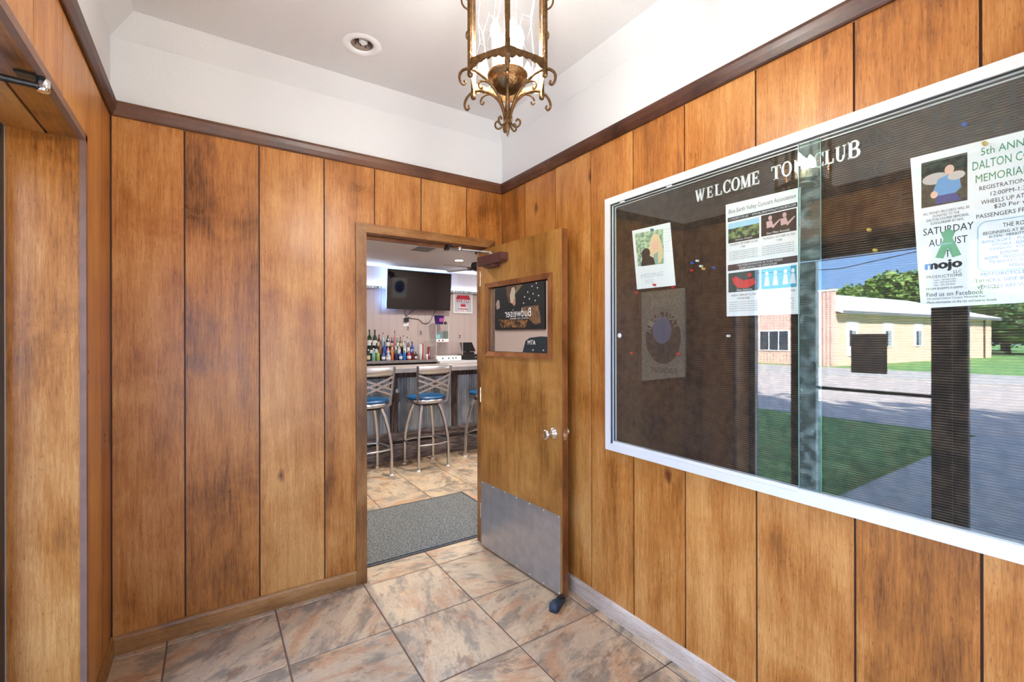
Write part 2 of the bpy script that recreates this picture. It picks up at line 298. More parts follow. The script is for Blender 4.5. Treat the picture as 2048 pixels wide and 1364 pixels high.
def tile_mat():
    m, t, b, o = new_mat('slate_look_tile'); L = t.links.new
    tcn = nd(t, 'ShaderNodeTexCoord'); inf = nd(t, 'ShaderNodeObjectInfo')
    va = nd(t, 'ShaderNodeVectorMath', operation='MULTIPLY_ADD'); va.inputs[1].default_value = (31, 17, 23); va.inputs[2].default_value = (0, 0, 0)
    cb = nd(t, 'ShaderNodeCombineXYZ')
    for i in range(3): L(inf.outputs['Random'], cb.inputs[i])
    L(cb.outputs[0], va.inputs[0])
    ad = nd(t, 'ShaderNodeVectorMath', operation='ADD'); L(tcn.outputs['Object'], ad.inputs[0]); L(va.outputs[0], ad.inputs[1])
    rot = nd(t, 'ShaderNodeVectorRotate', rotation_type='Z_AXIS'); rm = nd(t, 'ShaderNodeMath', operation='MULTIPLY'); rm.inputs[1].default_value = 12.0
    L(inf.outputs['Random'], rm.inputs[0]); L(rm.outputs[0], rot.inputs['Angle']); L(ad.outputs[0], rot.inputs['Vector'])
    mpn = nd(t, 'ShaderNodeMapping'); mpn.inputs['Scale'].default_value = (1.0, 2.1, 1); L(rot.outputs[0], mpn.inputs[0])
    def noise(s, d, off, rg=0.66, vec=None):
        o2 = nd(t, 'ShaderNodeVectorMath', operation='ADD'); o2.inputs[1].default_value = (off, off*1.7, off*.3); L((vec or mpn).outputs[0], o2.inputs[0])
        n = nd(t, 'ShaderNodeTexNoise', ins={'Scale': s, 'Detail': d, 'Roughness': rg, 'Distortion': 0.25}); L(o2.outputs[0], n.inputs['Vector']); return n
    def step(n, a, c, hi): q = nd(t, 'ShaderNodeMapRange', interpolation_type='SMOOTHSTEP', ins={'From Min': a, 'From Max': c, 'To Min': 0.0, 'To Max': hi}); L(n.outputs[0], q.inputs[0]); return q
    def mixc(f, base, c, blend='MIX'):
        q = nd(t, 'ShaderNodeMixRGB', blend_type=blend); q.inputs[2].default_value = c; L(f.outputs[0], q.inputs[0])
        if isinstance(base, tuple): q.inputs[1].default_value = base
        else: L(base.outputs[0], q.inputs[1])
        return q
    c1 = mixc(step(noise(3.0, 8.0, 0), .40, .62, 1.0), srgb(214, 190, 156), srgb(198, 178, 152))
    c2 = mixc(step(noise(3.4, 10.0, 7.3, .7), .46, .62, .68), c1, srgb(192, 142, 102))
    c3 = mixc(step(noise(3.8, 10.0, 13.1, .7), .48, .62, .85), c2, srgb(140, 130, 116))
    c4 = mixc(step(noise(5.0, 10.0, 21.7, .72), .54, .65, .65), c3, srgb(120, 86, 64))
    nv = noise(5.5, 9.0, 31.0, .7); ab = nd(t, 'ShaderNodeMath', operation='SUBTRACT'); ab.inputs[1].default_value = 0.5; L(nv.outputs[0], ab.inputs[0])
    ab2 = nd(t, 'ShaderNodeMath', operation='ABSOLUTE'); L(ab.outputs[0], ab2.inputs[0])
    mr = nd(t, 'ShaderNodeMapRange', ins={'From Min': 0.0, 'From Max': 0.010, 'To Min': 0.55, 'To Max': 0.0}); L(ab2.outputs[0], mr.inputs[0])
    gt = step(noise(2.2, 3.0, 41.0), .48, .60, 1.0); ml = nd(t, 'ShaderNodeMath', operation='MULTIPLY'); L(mr.outputs[0], ml.inputs[0]); L(gt.outputs[0], ml.inputs[1])
    c5 = mixc(ml, c4, srgb(116, 84, 62))
    nf = noise(38, 6.0, 3.0, .6); fv = nd(t, 'ShaderNodeMapRange', ins={'From Min': 0.3, 'From Max': 0.7, 'To Min': 0.0, 'To Max': 0.38}); L(nf.outputs[0], fv.inputs[0])
    c6 = mixc(fv, c5, (0.45, 0.42, 0.40, 1), 'MULTIPLY')
    L(c6.outputs[0], b.inputs['Base Color']); b.inputs['Roughness'].default_value = 0.42
    bu = nd(t, 'ShaderNodeBump', ins={'Strength': 0.25, 'Distance': 0.003}); L(nf.outputs[0], bu.inputs['Height']); L(bu.outputs[0], b.inputs['Normal'])
    return m
M['tile'] = tile_mat()
M['grout'] = plain('grout', srgb(122, 96, 80), 0.9)

# ================================================================== THE SETTING
XL, YF = -2.104, -3.3          # left wall, wall behind the camera
ZC, ZW, ZT = 2.456, 2.815, 2.91
DX0, DX1, DZ = -0.951, -0.135, 2.06   # doorway to the bar room
BW, BZ, BX0, BX1 = 6.6, 2.92, -2.3, 5.2   # bar room

# ---- floor: slab + each tile
fl = MB().box(-2.30, 5.3, -3.4, 6.7, -0.12, -0.004).build('floor', M['grout']); struct(fl, 'tan slate-look tiled floor running from the vestibule into the bar room', 'floor')
P, GR = 0.46, 0.007
h = P/2-GR/2; cc = 0.0025
tm = MB(); tm.add([(-h, -h, -0.008), (h, -h, -0.008), (h, h, -0.008), (-h, h, -0.008), (-h, -h, -cc), (h, -h, -cc), (h, h, -cc), (-h, h, -cc), (-h+cc, -h+cc, 0), (h-cc, -h+cc, 0), (h-cc, h-cc, 0), (-h+cc, h-cc, 0)],
    [(8, 9, 10, 11)] + [(i, (i+1) % 4, (i+1) % 4+4, i+4) for i in range(4)] + [(i+4, (i+1) % 4+4, (i+1) % 4+8, i+8) for i in range(4)])
tme = tm.mesh('tile', M['tile'])
for i in range(-2, 14):
    for j in range(-14, 8):
        x, y = -1.4389+P*(i+0.5), -0.0497-P*(j-0.5)
        if y < -0.3 and (x > 0.3 or x < -2.4): continue
        if y > 3.2 or x > 3.4 or (x < -1.2 and y > 0.3): continue
        o = bpy.data.objects.new('tile', tme); C.objects.link(o); o.location = (x, y, 0); o.parent = fl

# ---- wall_back with the doorway
wb = MB().box(XL-0.2, DX0-0.03, 0.006, 0.12, 0, ZW+0.3).box(DX1+0.03, 0.12, 0.006, 0.12, 0, ZW+0.3).box(DX0-0.03, DX1+0.03, 0.006, 0.12, DZ+0.03, ZW+0.3).build('wall_back', M['groove'])
struct(wb, 'wood-panelled wall with the open doorway to the bar', 'wall')
GB = [XL, -1.829, -1.510, -1.188, -0.903, -0.608, -0.283, 0.0]; g = 0.0035
CX0, CX1, CZ2 = -1.016, -0.068, 2.119      # outer casing
for a, b in zip(GB[:-1], GB[1:]):
    a2, b2 = a+(g if a > XL else .006), b-g
    if b <= CX0: poly = [(a2, 0), (b2, 0), (b2, ZC+.03), (a2, ZC+.03)]
    elif a < CX0: poly = [(a2, 0), (CX0, 0), (CX0, CZ2), (b2, CZ2), (b2, ZC+.03), (a2, ZC+.03)]
    elif b < CX1: poly = [(a2, CZ2), (b2, CZ2), (b2, ZC+.03), (a2, ZC+.03)]
    else: poly = [(a2, CZ2), (CX1, CZ2), (CX1, 0), (b2, 0), (b2, ZC+.03), (a2, ZC+.03)]
    MB().prism(poly, 'y', 0.0, 0.006).build('panel_board', M['panel'], wb)
MB().box(XL-.01, 0.01, -0.002, 0.006, ZC, ZW).build('plaster_band', M['plaster'], wb)
MB().box(BX0, DX0-0.03, 0.12, 0.13, 0, BZ).box(DX1+0.03, BX1, 0.12, 0.13, 0, BZ).box(DX0-.03, DX1+.03, 0.12, 0.13, DZ+.03, BZ).build('painted_bar_side', M['barwall'], wb)

# ---- wall_right
wr = MB().box(0.006, 0.12, YF, 0.006, 0, ZW+0.3).build('wall_right', M['groove']); struct(wr, 'wood-panelled wall carrying the glazed notice board', 'wall')
GRt = [0.0, -0.282, -0.597, -0.903, -1.200, -1.490, -1.801, -2.118, -2.407, -2.71, -3.02, YF]
for a, b in zip(GRt[:-1], GRt[1:]):
    MB().box(0.0, 0.006, b+g, a-(g if a < 0 else 0), 0, ZC+.03).build('panel_board', M['panel'], wr)
MB().box(-0.002, 0.006, YF, 0.0, ZC, ZW).build('plaster_band', M['plaster'], wr)

# ---- wall_left with the entrance opening
YJ, ZJ, YO = -0.515, 2.157, -2.85
wl = MB().box(-2.30, XL-0.006, YJ+0.006, 0.0, 0, ZW+.3).box(-2.30, XL-0.006, YO, YJ+.006, ZJ+0.006, ZW+.3).box(-2.30, XL-.006, YF, YO-.006, 0, ZW+.3).build('wall_left', M['groove'])
struct(wl, 'wood-panelled entrance wall with deep opening for the street door', 'wall')
GL = [0.0, -0.203, -0.497, -0.795, -1.078, -1.37, -1.66, -1.95, -2.24, -2.53, -2.85, -3.1, YF]
for a, b in zip(GL[:-1], GL[1:]):
    z0 = 0 if a > YJ-0.01 or a <= YO else ZJ
    a2, b2 = a-(0.002 if a < 0 else 0), b+0.002
    if a > YJ > b: poly = [(a2, 0), (a2, ZC+.03), (b2, ZC+.03), (b2, ZJ), (YJ, ZJ), (YJ, 0)]
    else: poly = [(a2, z0), (a2, ZC+.03), (b2, ZC+.03), (b2, z0)]
    MB().prism(poly, 'x', XL-0.006, XL).build('panel_board', M['panel'], wl)
MB().box(XL-.006, XL+.002, YF, 0.0, ZC, ZW).build('plaster_band', M['plaster'], wl)
MB().box(-2.30, XL, YJ, YJ+0.006, 0, ZJ).build('jamb_board', M['panel'], wl)
MB().box(-2.30, XL, YO-.006, YO, 0, ZJ).build('jamb_board', M['panel'], wl)
for a, b in ((-2.30, -2.205), (-2.197, XL)): MB().box(a, b, YO, YJ, ZJ, ZJ+0.006).build('soffit_board', M['panel_h'], wl)
MB().box(XL-0.012, XL+0.006, YJ-0.004, YJ+0.022, 0.0, ZJ+0.02).build('corner_bead', M['bead'], wl)
MB().box(XL-0.012, XL+0.006, YO, YJ+0.022, ZJ-0.004, ZJ+0.022).build('corner_bead', M['bead'], wl)

# ---- wall behind the camera, ceiling with sloped cove
FX0, FX1, FZ0, FZ1 = -1.98, -0.16, 0.22, 2.12
wf = MB().box(XL-.2, FX0, YF-.12, YF-0.006, 0, ZW+.3).box(FX1, 0.12, YF-.12, YF-0.006, 0, ZW+.3).box(FX0, FX1, YF-.12, YF-0.006, 0, FZ0).box(FX0, FX1, YF-.12, YF-.006, FZ1, ZW+.3).build('wall_front', M['groove']); struct(wf, 'wood-panelled wall with two-pane window behind the viewer', 'wall')
for a, b, z0_, z1_ in ((XL, FX0, 0, ZC), (FX1, 0, 0, ZC), (FX0, -1.4, 0, FZ0), (-1.4, -.8, 0, FZ0), (-.8, FX1, 0, FZ0), (FX0, -1.4, FZ1, ZC), (-1.4, -.8, FZ1, ZC), (-.8, FX1, FZ1, ZC)): MB().box(a+g, b-g, YF-.006, YF, z0_, z1_).build('panel_board', M['panel'], wf)
w3 = thing('window_3', 'two-pane window in the wall behind the viewer', 'window', (-1.07, YF-.06, FZ0), kind='structure')
for a, b in ((FX0, FX0+.05), (-1.095, -1.045), (FX1-.05, FX1)): MB().box(a, b, YF-.09, YF-.03, FZ0, FZ1).build('mullion', M['bronze'], w3)
for a, b in ((FZ0, FZ0+.05), (FZ1-.05, FZ1)): MB().box(FX0, FX1, YF-.09, YF-.03, a, b).build('rail', M['bronze'], w3)
for a, b in ((FX0+.05, -1.095), (-1.045, FX1-.05)): MB().box(a, b, YF-.063, YF-.057, FZ0+.05, FZ1-.05).build('pane', M['sfglass'], w3)
MB().box(XL, 0, YF-.006, YF+.002, ZC, ZW).build('plaster_band', M['plaster'], wf)
d = 0.095
cm = MB()
o_ = [(XL, YF), (0, YF), (0, 0), (XL, 0)]; i_ = [(XL+d, YF+d), (-d, YF+d), (-d, -d), (XL+d, -d)]
vs = [(x, y, ZW) for x, y in o_] + [(x, y, ZT) for x, y in i_] + [(x, y, ZT+.08) for x, y in o_]
CANP, CANR = (-1.089, -0.414), 0.056
# flat field with a round hole for the recessed light
N = 32; ring = [(CANP[0]+CANR*math.cos(2*PI*k/N), CANP[1]+CANR*math.sin(2*PI*k/N), ZT) for k in range(N)]
sq = 0.16
def sqp(k):
    a = 2*PI*k/N; c_, s_ = math.cos(a), math.sin(a); q = sq/max(abs(c_), abs(s_)); return (CANP[0]+c_*q, CANP[1]+s_*q, ZT)
sring = [sqp(k) for k in range(N)]
cm.add(ring+sring, [(k, N+k, N+(k+1) % N, (k+1) % N) for k in range(N)])
X0, X1, Y0, Y1 = XL+d, -d, YF+d, -d; a0, a1, b0, b1 = CANP[0]-sq, CANP[0]+sq, CANP[1]-sq, CANP[1]+sq
for (p, q, r, s_) in ((X0, a0, Y0, Y1), (a1, X1, Y0, Y1), (a0, a1, Y0, b0), (a0, a1, b1, Y1)): cm.add([(p, r, ZT), (p, s_, ZT), (q, s_, ZT), (q, r, ZT)], [(0, 1, 2, 3)])
cm.add(vs, [(i, i+4, (i+1) % 4+4, (i+1) % 4) for i in range(4)])
cm.box(-2.35, 0.2, -3.45, -0.0, ZT+.14, ZT+.22)
ce = cm.build('ceiling', M['plaster']); struct(ce, 'white textured ceiling with a sloped cove around the edge', 'ceiling')

# ---- crown mouldings, baseboards
prof = [(0, 0), (0.010, 0.0), (0.014, 0.006), (0.024, 0.028), (0.029, 0.046), (0.030, 0.050), (0.026, 0.052), (0.026, 0.064), (0.0, 0.066)]
def crown(name, wall, mat, label):
    mb = MB(); n = len(prof)
    if wall == 'back': A = [(XL+p, -p, ZC+z) for p, z in prof]; B = [(-p, -p, ZC+z) for p, z in prof]
    if wall == 'right': A = [(-p, -p, ZC+z) for p, z in prof]; B = [(-p, YF+p, ZC+z) for p, z in prof]
    if wall == 'left': A = [(XL+p, YF+p, ZC+z) for p, z in prof]; B = [(XL+p, -p, ZC+z) for p, z in prof]
    if wall == 'front': A = [(-p, YF+p, ZC+z) for p, z in prof]; B = [(XL+p, YF+p, ZC+z) for p, z in prof]
    mb.add(A+B, [(i, i+1, i+1+n, i+n) for i in range(n-1)])
    return struct(mb.build(name, mat), label, 'moulding')
crown('trim_1', 'back', M['crown_x'], 'dark brown crown moulding above the doorway wall')
crown('trim_2', 'right', M['crown_y'], 'dark brown crown moulding above the notice board wall')
crown('trim_3', 'left', M['crown_y'], 'dark brown crown moulding above the entrance opening')
crown('trim_5', 'front', M['crown_x'], 'dark brown crown moulding behind the viewer')
bp = [(0, 0), (0.013, 0), (0.013, 0.070), (0.009, 0.082), (0.004, 0.086), (0, 0.086)]
def base(name, A, B, mat, label):
    mb = MB(); n = len(bp); mb.add(A+B, [(i, i+1, i+1+n, i+n) for i in range(n-1)] + [tuple(range(n)), tuple(range(2*n-1, n-1, -1))])
    return struct(mb.build(name, mat), label, 'baseboard')
base('baseboard_back', [(XL+p, -p, z) for p, z in bp], [(CX0, -p, z) for p, z in bp], M['base_x'], 'honey oak baseboard left of the doorway')
base('baseboard_right', [(-p, -p, z) for p, z in bp], [(-p, YF, z) for p, z in bp], M['base_y'], 'pale worn baseboard under the notice board')
base('baseboard_left', [(XL+p, YJ-.004, z) for p, z in bp], [(XL+p, -p, z) for p, z in bp], M['base_x'], 'short oak baseboard beside the entrance opening')

# ---- doorway casing + jamb lining
t4 = thing('trim_4', 'honey wood casing around the doorway to the bar', 'door frame', (DX0, 0, 0), kind='structure')
ci = 0.006
MB().prism([(CX0, 0.0), (DX0-ci, 0.0), (DX0-ci, DZ+ci), (CX0, CZ2)], 'y', -0.016, 0).build('casing_side', M['casing'], t4)
MB().prism([(CX1, 0.0), (DX1+ci, 0.0), (DX1+ci, DZ+ci), (CX1, CZ2)], 'y', -0.016, 0).build('casing_side', M['casing'], t4)
MB().prism([(CX0, CZ2), (DX0-ci, DZ+ci), (DX1+ci, DZ+ci), (CX1, CZ2)], 'y', -0.016, 0).build('casing_head', M['casing_h'], t4)
MB().box(DX0-.03, DX0, 0.0, 0.125, 0, DZ+.03).build('jamb', M['casing'], t4)
MB().box(DX1, DX1+.03, 0.0, 0.125, 0, DZ+.03).build('jamb', M['casing'], t4)
MB().box(DX0, DX1, 0.0, 0.125, DZ, DZ+.03).build('head_jamb', M['doorframe'], t4)
MB().box(DX0, DX1, 0.055, 0.09, DZ-.014, DZ).build('stop', M['doorframe'], t4)
MB().box(DX0, DX0+.012, 0.055, 0.09, 0, DZ-.014).build('stop', M['casing'], t4)

# ---- the wooden door, opened against the notice board wall
DA = math.atan2(-0.998, 0.065)
dr = thing('door_1', 'open wooden door with small window and steel kick plate', 'door', (-0.165, 0.02, 0), DA, local=True, kind='structure')
DWd, DH, TH = 0.812, 2.048, 0.044
u0, u1, z0, z1 = 0.098, 0.705, 1.352, 1.778
s = MB().box(0, u0, 0, TH, 0.012, DH).box(u1, DWd, 0, TH, 0.012, DH).box(u0, u1, 0, TH, 0.012, z0).box(u0, u1, 0, TH, z1, DH).build('slab', M['door'], dr)
MB().box(DWd-.003, DWd+.0008, 0.002, TH-.002, 0.013, DH-.002).build('edge_strip', M['doorframe'], dr)
fwid = 0.032
for nm, poly in (('light_moulding', [(u0-fwid, z1+fwid), (u1+fwid, z1+fwid), (u1, z1), (u0, z1)]), ('light_moulding', [(u0-fwid, z0-fwid), (u1+fwid, z0-fwid), (u1, z0), (u0, z0)]),
                 ('light_moulding', [(u0-fwid, z0-fwid), (u0, z0), (u0, z1), (u0-fwid, z1+fwid)]), ('light_moulding', [(u1+fwid, z0-fwid), (u1, z0), (u1, z1), (u1+fwid, z1+fwid)])):
    MB().prism(poly, 'y', -0.010, 0.020).build(nm, M['doorframe'], dr)
MB().box(u0, u1, 0.021, 0.027, z0, z1).build('window_pane', M['mirrorglass'], dr)
kp = MB().box(0.006, DWd-.012, -0.002, 0.0, 0.018, 0.456).build('kick_plate', M['steel'], dr)
for k in range(7):
    for zz in (0.026, 0.448):
        MB().lathe([(0.0, -0.0045), (0.003, -0.004), (0.0045, -0.002)], (0.02+k*0.1275, 0, zz), 8, 'y').build('screw', M['chrome'], kp)
def knob(side, mat):
    f = -1 if side < 0 else 1; y0 = 0 if side < 0 else TH
    return [(r, y0+f*yy) for r, yy in ((0.033, 0.0), (0.033, 0.004), (0.028, 0.010), (0.016, 0.018), (0.0165, 0.030), (0.0185, 0.036), (0.026, 0.044), (0.029, 0.056), (0.026, 0.066), (0.018, 0.070), (0.010, 0.066), (0.0, 0.066))]
MB().lathe(knob(-1, 0), (0.742, 0, 0.905), 20, 'y').build('door_knob', M['chrome'], dr)
MB().lathe(knob(1, 0), (0.742, 0, 0.905), 20, 'y').build('door_knob', M['brassy'], dr)
lp = MB().box(DWd, DWd+.0025, 0.009, 0.035, 0.876, 0.934).build('latch_plate', M['brassy'], dr)
MB().box(DWd+.002, DWd+.012, 0.015, 0.029, 0.896, 0.914).build('latch', M['chrome'], lp)
for zz in (0.25, 1.05, 1.85): MB().lathe([(0.007, -0.05), (0.007, 0.05)], (-0.006, 0.002, zz), 10).build('hinge', M['brassy'], dr)
cl = MB().prism([(0.05, 1.925), (0.30, 1.925), (0.32, 1.94), (0.32, 1.985), (0.05, 1.985)], 'y', -0.058, 0).box(0.12, 0.235, -0.05, -0.003, 1.905, 1.93).build('door_closer', M['closer'], dr)
MB().lathe([(0.016, 1.985), (0.016, 1.998), (0.010, 2.004)], (0.17, -0.03, 0), 12).build('closer_spindle', M['steel'], cl)
# closer arms (door local coordinates)
def dl(x, y, z):
    v = Vector((x+0.165, y-0.02, 0)); c_, s_ = math.cos(-DA), math.sin(-DA); return (v.x*c_-v.y*s_, v.x*s_+v.y*c_, z)
e1, e2, e3 = (0.17, -0.03, 2.006), dl(-0.385, -0.10, 2.012), dl(-0.405, 0.035, 2.045)
MB().tube([e1, e2], 0.006, 6).build('closer_arm', M['steel'], cl)
MB().tube([e2, ((e2[0]+e3[0])/2, (e2[1]+e3[1])/2, 2.022), e3], 0.009, 6).build('closer_forearm', M['steel'], cl)
MB().lathe([(0.0, 2.0), (0.014, 2.002), (0.014, 2.026), (0, 2.028)], (e2[0], e2[1], 0), 10).build('elbow_joint', M['chrome'], cl)
b3 = dl(-0.405, 0.035, 0); MB().box(b3[0]-.03, b3[0]+.03, b3[1]-.014, b3[1]+.014, 2.028, 2.059).build('frame_bracket', M['black'], cl)

# ---- storefront in the entrance opening (dark bronze)
XS = -2.325
def bar(nm, par, y0, y1, z0_, z1_, x0=-0.022, x1=0.022, mat='bronze'): return MB().box(XS+x0, XS+x1, y0, y1, z0_, z1_).build(nm, M[mat], par)
ZH = 2.05
w1 = thing('window_1', 'narrow glass sidelight between entrance door and panelled jamb', 'window', (XS, -0.7, 0), kind='structure')
bar('side_frame', w1, YJ, -0.575, 0, ZJ); bar('side_frame', w1, -0.87, -0.925, 0, ZJ); bar('head_rail', w1, -0.556, -0.87, ZH, ZJ); bar('sill_rail', w1, -0.556, -0.87, 0, 0.10)
bar('pale_strip', w1, -0.575, -0.580, 0.10, ZH, 0.0, 0.026, 'alu')  # thin white aluminium strip along the glass edge
MB().box(XS-.003, XS+.003, -0.87, -0.556, 0.10, ZH).build('pane', M['sfglass'], w1)
d2 = thing('door_2', 'bronze-framed glass entrance door with push bar', 'door', (XS, -1.4, 0), kind='structure')
bar('stile', d2, -0.93, -1.064, 0.01, ZH-.01); bar('stile', d2, -1.750, -1.85, 0.01, ZH-.01); bar('top_rail', d2, -1.064, -1.750, ZH-0.012, ZH-.01); bar('bottom_rail', d2, -1.064, -1.750, 0.01, 0.16)
bar('header', d2, -0.925, -1.855, ZH, ZJ)
bar('pale_strip', d2, -1.064, -1.069, 0.16, ZH-.012, 0.0, 0.026, 'alu')
MB().box(XS-.003, XS+.003, -1.750, -1.064, 0.16, ZH-.012).build('pane', M['sfglass'], d2)
MB().tube([(XS+.022, -1.04, 1.055), (XS+.07, -1.06, 1.055), (XS+.07, -1.76, 1.055), (XS+.022, -1.78, 1.055)], 0.012, 8).build('push_bar', M['bronze'], d2)
w2 = thing('window_2', 'wide glass sidelight on the far side of the entrance door', 'window', (XS, -2.3, 0), kind='structure')
bar('side_frame', w2, -1.855, -1.925, 0, ZJ); bar('side_frame', w2, -2.80, YO, 0, ZJ); bar('head_rail', w2, -1.925, -2.80, ZH, ZJ); bar('sill_rail', w2, -1.925, -2.80, 0, 0.10)
MB().box(XS-.003, XS+.003, -2.80, -1.925, 0.10, ZH).build('pane', M['sfglass'], w2)
# closer arm under the entrance header
ec = thing('entrance_closer_arm', 'dark metal door closer arm under the entrance soffit at upper left', 'closer arm', (-2.15, -1.0, 2.12))
MB().tube([(-2.30, -1.03, 2.105), (-2.2, -1.015, 2.12), (-2.115, -0.985, 2.13)], [0.012, 0.010, 0.009], 8).build('arm', M['black'], ec)
MB().lathe([(0.013, 2.118), (0.015, 2.121), (0.015, 2.150), (0.011, 2.153)], (-2.108, -0.98, 0), 14).build('pivot', M['chrome'], ec)
MB().box(-2.16, -2.10, -1.0, -0.965, 2.150, 2.1565).build('mount_plate', M['bronze'], ec)
nt_ = MB().box(XS+.004, XS+.005, -1.511, -1.294, 1.18, 1.465).build('paper_notice', M['shadedpaper']); tag(nt_, 'paper notice taped to the entrance door glass, seen from its back', 'notice')  # paper coloured dark grey, its backlit shade put into the colour
# doormat tag: outside wall of our building + roof
sh = thing('wall_exterior', 'outer shell and roof over vestibule and bar room', 'wall', (0, 0, 3.0), kind='structure')
MB().box(-2.40, -2.30, YF-.12, YO, -0.15, 6.9).box(-2.40, -2.30, YJ, 12, -0.15, 6.9).box(-2.40, -2.30, YO, YJ, ZJ, 6.9).build('street_wall', M['brickwall'], sh)  # unseen wall top, raised above the roof to shade the lawn
MB().box(-2.40, 5.4, YF-.12, 7.5, 3.2, 3.4).box(-2.4, 5.4, YF-.12, YF-.04, 3.1, 6.9).build('roof_deck', M['brickwall'], sh)
MB().box(5.3, 5.4, YF, 7.5, -.15, 3.2).box(0.12, 5.4, YF-.12, YF-.04, -.15, 3.2).build('rear_wall', M['brickwall'], sh)
MB().box(-3.2, 3.0, -6.6, YF-.12, 2.62, 2.78).build('added_canopy', M['plaster'], sh)  # unseen canopy on posts, added to keep direct sun out of window_3
for x in (-3.0, 2.8): MB().box(x-.08, x+.08, -6.5, -6.34, -.15, 2.62).build('added_canopy_post', M['white'], sh)
# ---- bar room shell
bwl = MB().box(BX0, BX1, BW+.006, BW+.1, 0, BZ+.1).build('wall_bar_rear', M['groove']); struct(bwl, 'taupe panelled rear wall of the bar room', 'wall')
x = BX0
while x < BX1:
    MB().box(x+.001, x+.159, BW, BW+.006, 0, BZ).build('wall_plank', M['barwall'], bwl); x += 0.16
bw2 = MB().box(BX0-.02, BX0+.004, 0.13, BW, 0, BZ+.1).build('wall_bar_left', M['barwall']); struct(bw2, 'plain taupe side wall of the bar room', 'wall')
bw3 = MB().box(BX1, BX1+.1, 0.13, BW, 0, BZ+.1).build('wall_bar_right', M['barwall']); struct(bw3, 'plain taupe end wall of the bar room', 'wall')
bc = MB().box(BX0, BX1, 0.12, BW+.1, BZ, BZ+.1).build('ceiling_bar', M['barceil']); struct(bc, 'grey stippled ceiling of the bar room', 'ceiling')

# ================================================================== NOTICE BOARD CASE (right wall)
XF, XB = -0.045, -0.010          # frame face, felt face
CY0, CY1, CZ0, CZ1, FW = -1.052, -2.93, 0.874, 2.146, 0.034
nb = thing('notice_board', 'large white-framed notice board with sliding glass doors on panelled wall', 'notice board', (0, -2.0, CZ0))
rb = MB(); pit = 0.0075; z = CZ0+.03; prf = []
while z < CZ1-.03:
    prf += [(XB, z), (XB, z+pit*0.62), (XB+0.003, z+pit*0.72), (XB+0.003, z+pit*0.95)]; z += pit
prf = prf[::-1]
vsA = [(p, CY0-.03, q) for p, q in prf]; vsB = [(p, CY1+.03, q) for p, q in prf]; n = len(prf)
rb.add(vsA+vsB, [(i, i+1, i+1+n, i+n) for i in range(n-1)]); rb.mi = [0 if i % 4 == 2 else 1 for i in range(n-1)]; rb.build('felt_board', [M['felt'], plain('felt_groove', srgb(36, 28, 24), .95)], nb)
MB().prism([(CY0, CZ1), (CY1, CZ1), (CY1+FW, CZ1-FW), (CY0-FW, CZ1-FW)], 'x', XF, 0).build('frame_rail', M['alu'], nb)
MB().prism([(CY0, CZ0), (CY1, CZ0), (CY1+FW, CZ0+FW), (CY0-FW, CZ0+FW)], 'x', XF, 0).build('frame_rail', M['alu'], nb)
MB().prism([(CY0, CZ0), (CY0-FW, CZ0+FW), (CY0-FW, CZ1-FW), (CY0, CZ1)], 'x', XF, 0).build('frame_rail', M['alu'], nb)
MB().prism([(CY1, CZ0), (CY1+FW, CZ0+FW), (CY1+FW, CZ1-FW), (CY1, CZ1)], 'x', XF, 0).build('frame_rail', M['alu'], nb)
iy0, iz0, iz1 = CY0-FW, CZ0+FW, CZ1-FW
for k, (xx, mt) in enumerate(((-0.038, 'trackdark'), (-0.031, 'alu'), (-0.024, 'trackdark'), (-0.0185, 'alu'))):
    o = 0.0035*k
    MB().box(xx, xx+.006, iy0-o-.004, iy0, iz0, iz1).build('side_track', M[mt], nb)
    MB().box(xx, xx+.006, CY1+FW, iy0, iz1-o-.004, iz1).build('top_track', M[mt], nb)
MB().box(-0.037, -0.012, CY1+FW, iy0-.012, iz0, iz0+.014).build('bottom_track', M['alu'], nb)
MB().box(-0.044, -0.036, CY1+FW, -1.965, iz0, iz0+.012).build('bottom_track', M['alu'], nb)
for k, yy in enumerate((-1.165, -1.44)): MB().box(-0.040, -0.03, yy-.014, yy+.014, iz1-.008, iz1-.002).build('track_clip', M['white'], nb)
p1 = MB().box(-0.028, -0.024, -2.032, iy0-.006, iz0+.012, iz1-.008).build('sliding_pane', M['caseglass'], nb)
p2 = MB().box(-0.0385, -0.0345, CY1+FW, -1.969, iz0+.010, iz1-.006).build('sliding_pane', M['caseglass'], nb)
MB().box(-0.0283, -0.0237, -2.0335, -2.032, iz0+.012, iz1-.008).build('pane_edge', M['glassedge'], p1)
MB().box(-0.0388, -0.0342, -1.969, -1.9675, iz0+.010, iz1-.006).build('pane_edge', M['glassedge'], p2)
MB().lathe([(0.0, -0.0305), (0.008, -0.0305), (0.012, -0.029), (0.012, -0.027)], (0, -1.135, 1.452), 16, 'x').build('finger_pull', M['alu'], p1)
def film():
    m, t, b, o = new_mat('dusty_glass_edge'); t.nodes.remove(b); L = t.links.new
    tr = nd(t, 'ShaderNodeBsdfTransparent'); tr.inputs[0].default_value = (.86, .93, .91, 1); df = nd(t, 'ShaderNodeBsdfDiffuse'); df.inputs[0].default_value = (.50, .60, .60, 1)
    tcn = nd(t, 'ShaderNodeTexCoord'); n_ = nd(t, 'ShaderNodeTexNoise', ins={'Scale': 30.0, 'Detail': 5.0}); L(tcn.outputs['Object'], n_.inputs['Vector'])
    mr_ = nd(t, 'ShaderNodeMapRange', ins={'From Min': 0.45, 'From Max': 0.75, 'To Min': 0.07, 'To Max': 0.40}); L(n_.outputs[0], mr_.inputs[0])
    ms = nd(t, 'ShaderNodeMixShader'); L(mr_.outputs[0], ms.inputs[0]); L(tr.outputs[0], ms.inputs[1]); L(df.outputs[0], ms.inputs[2]); L(ms.outputs[0], o.inputs[0]); return m
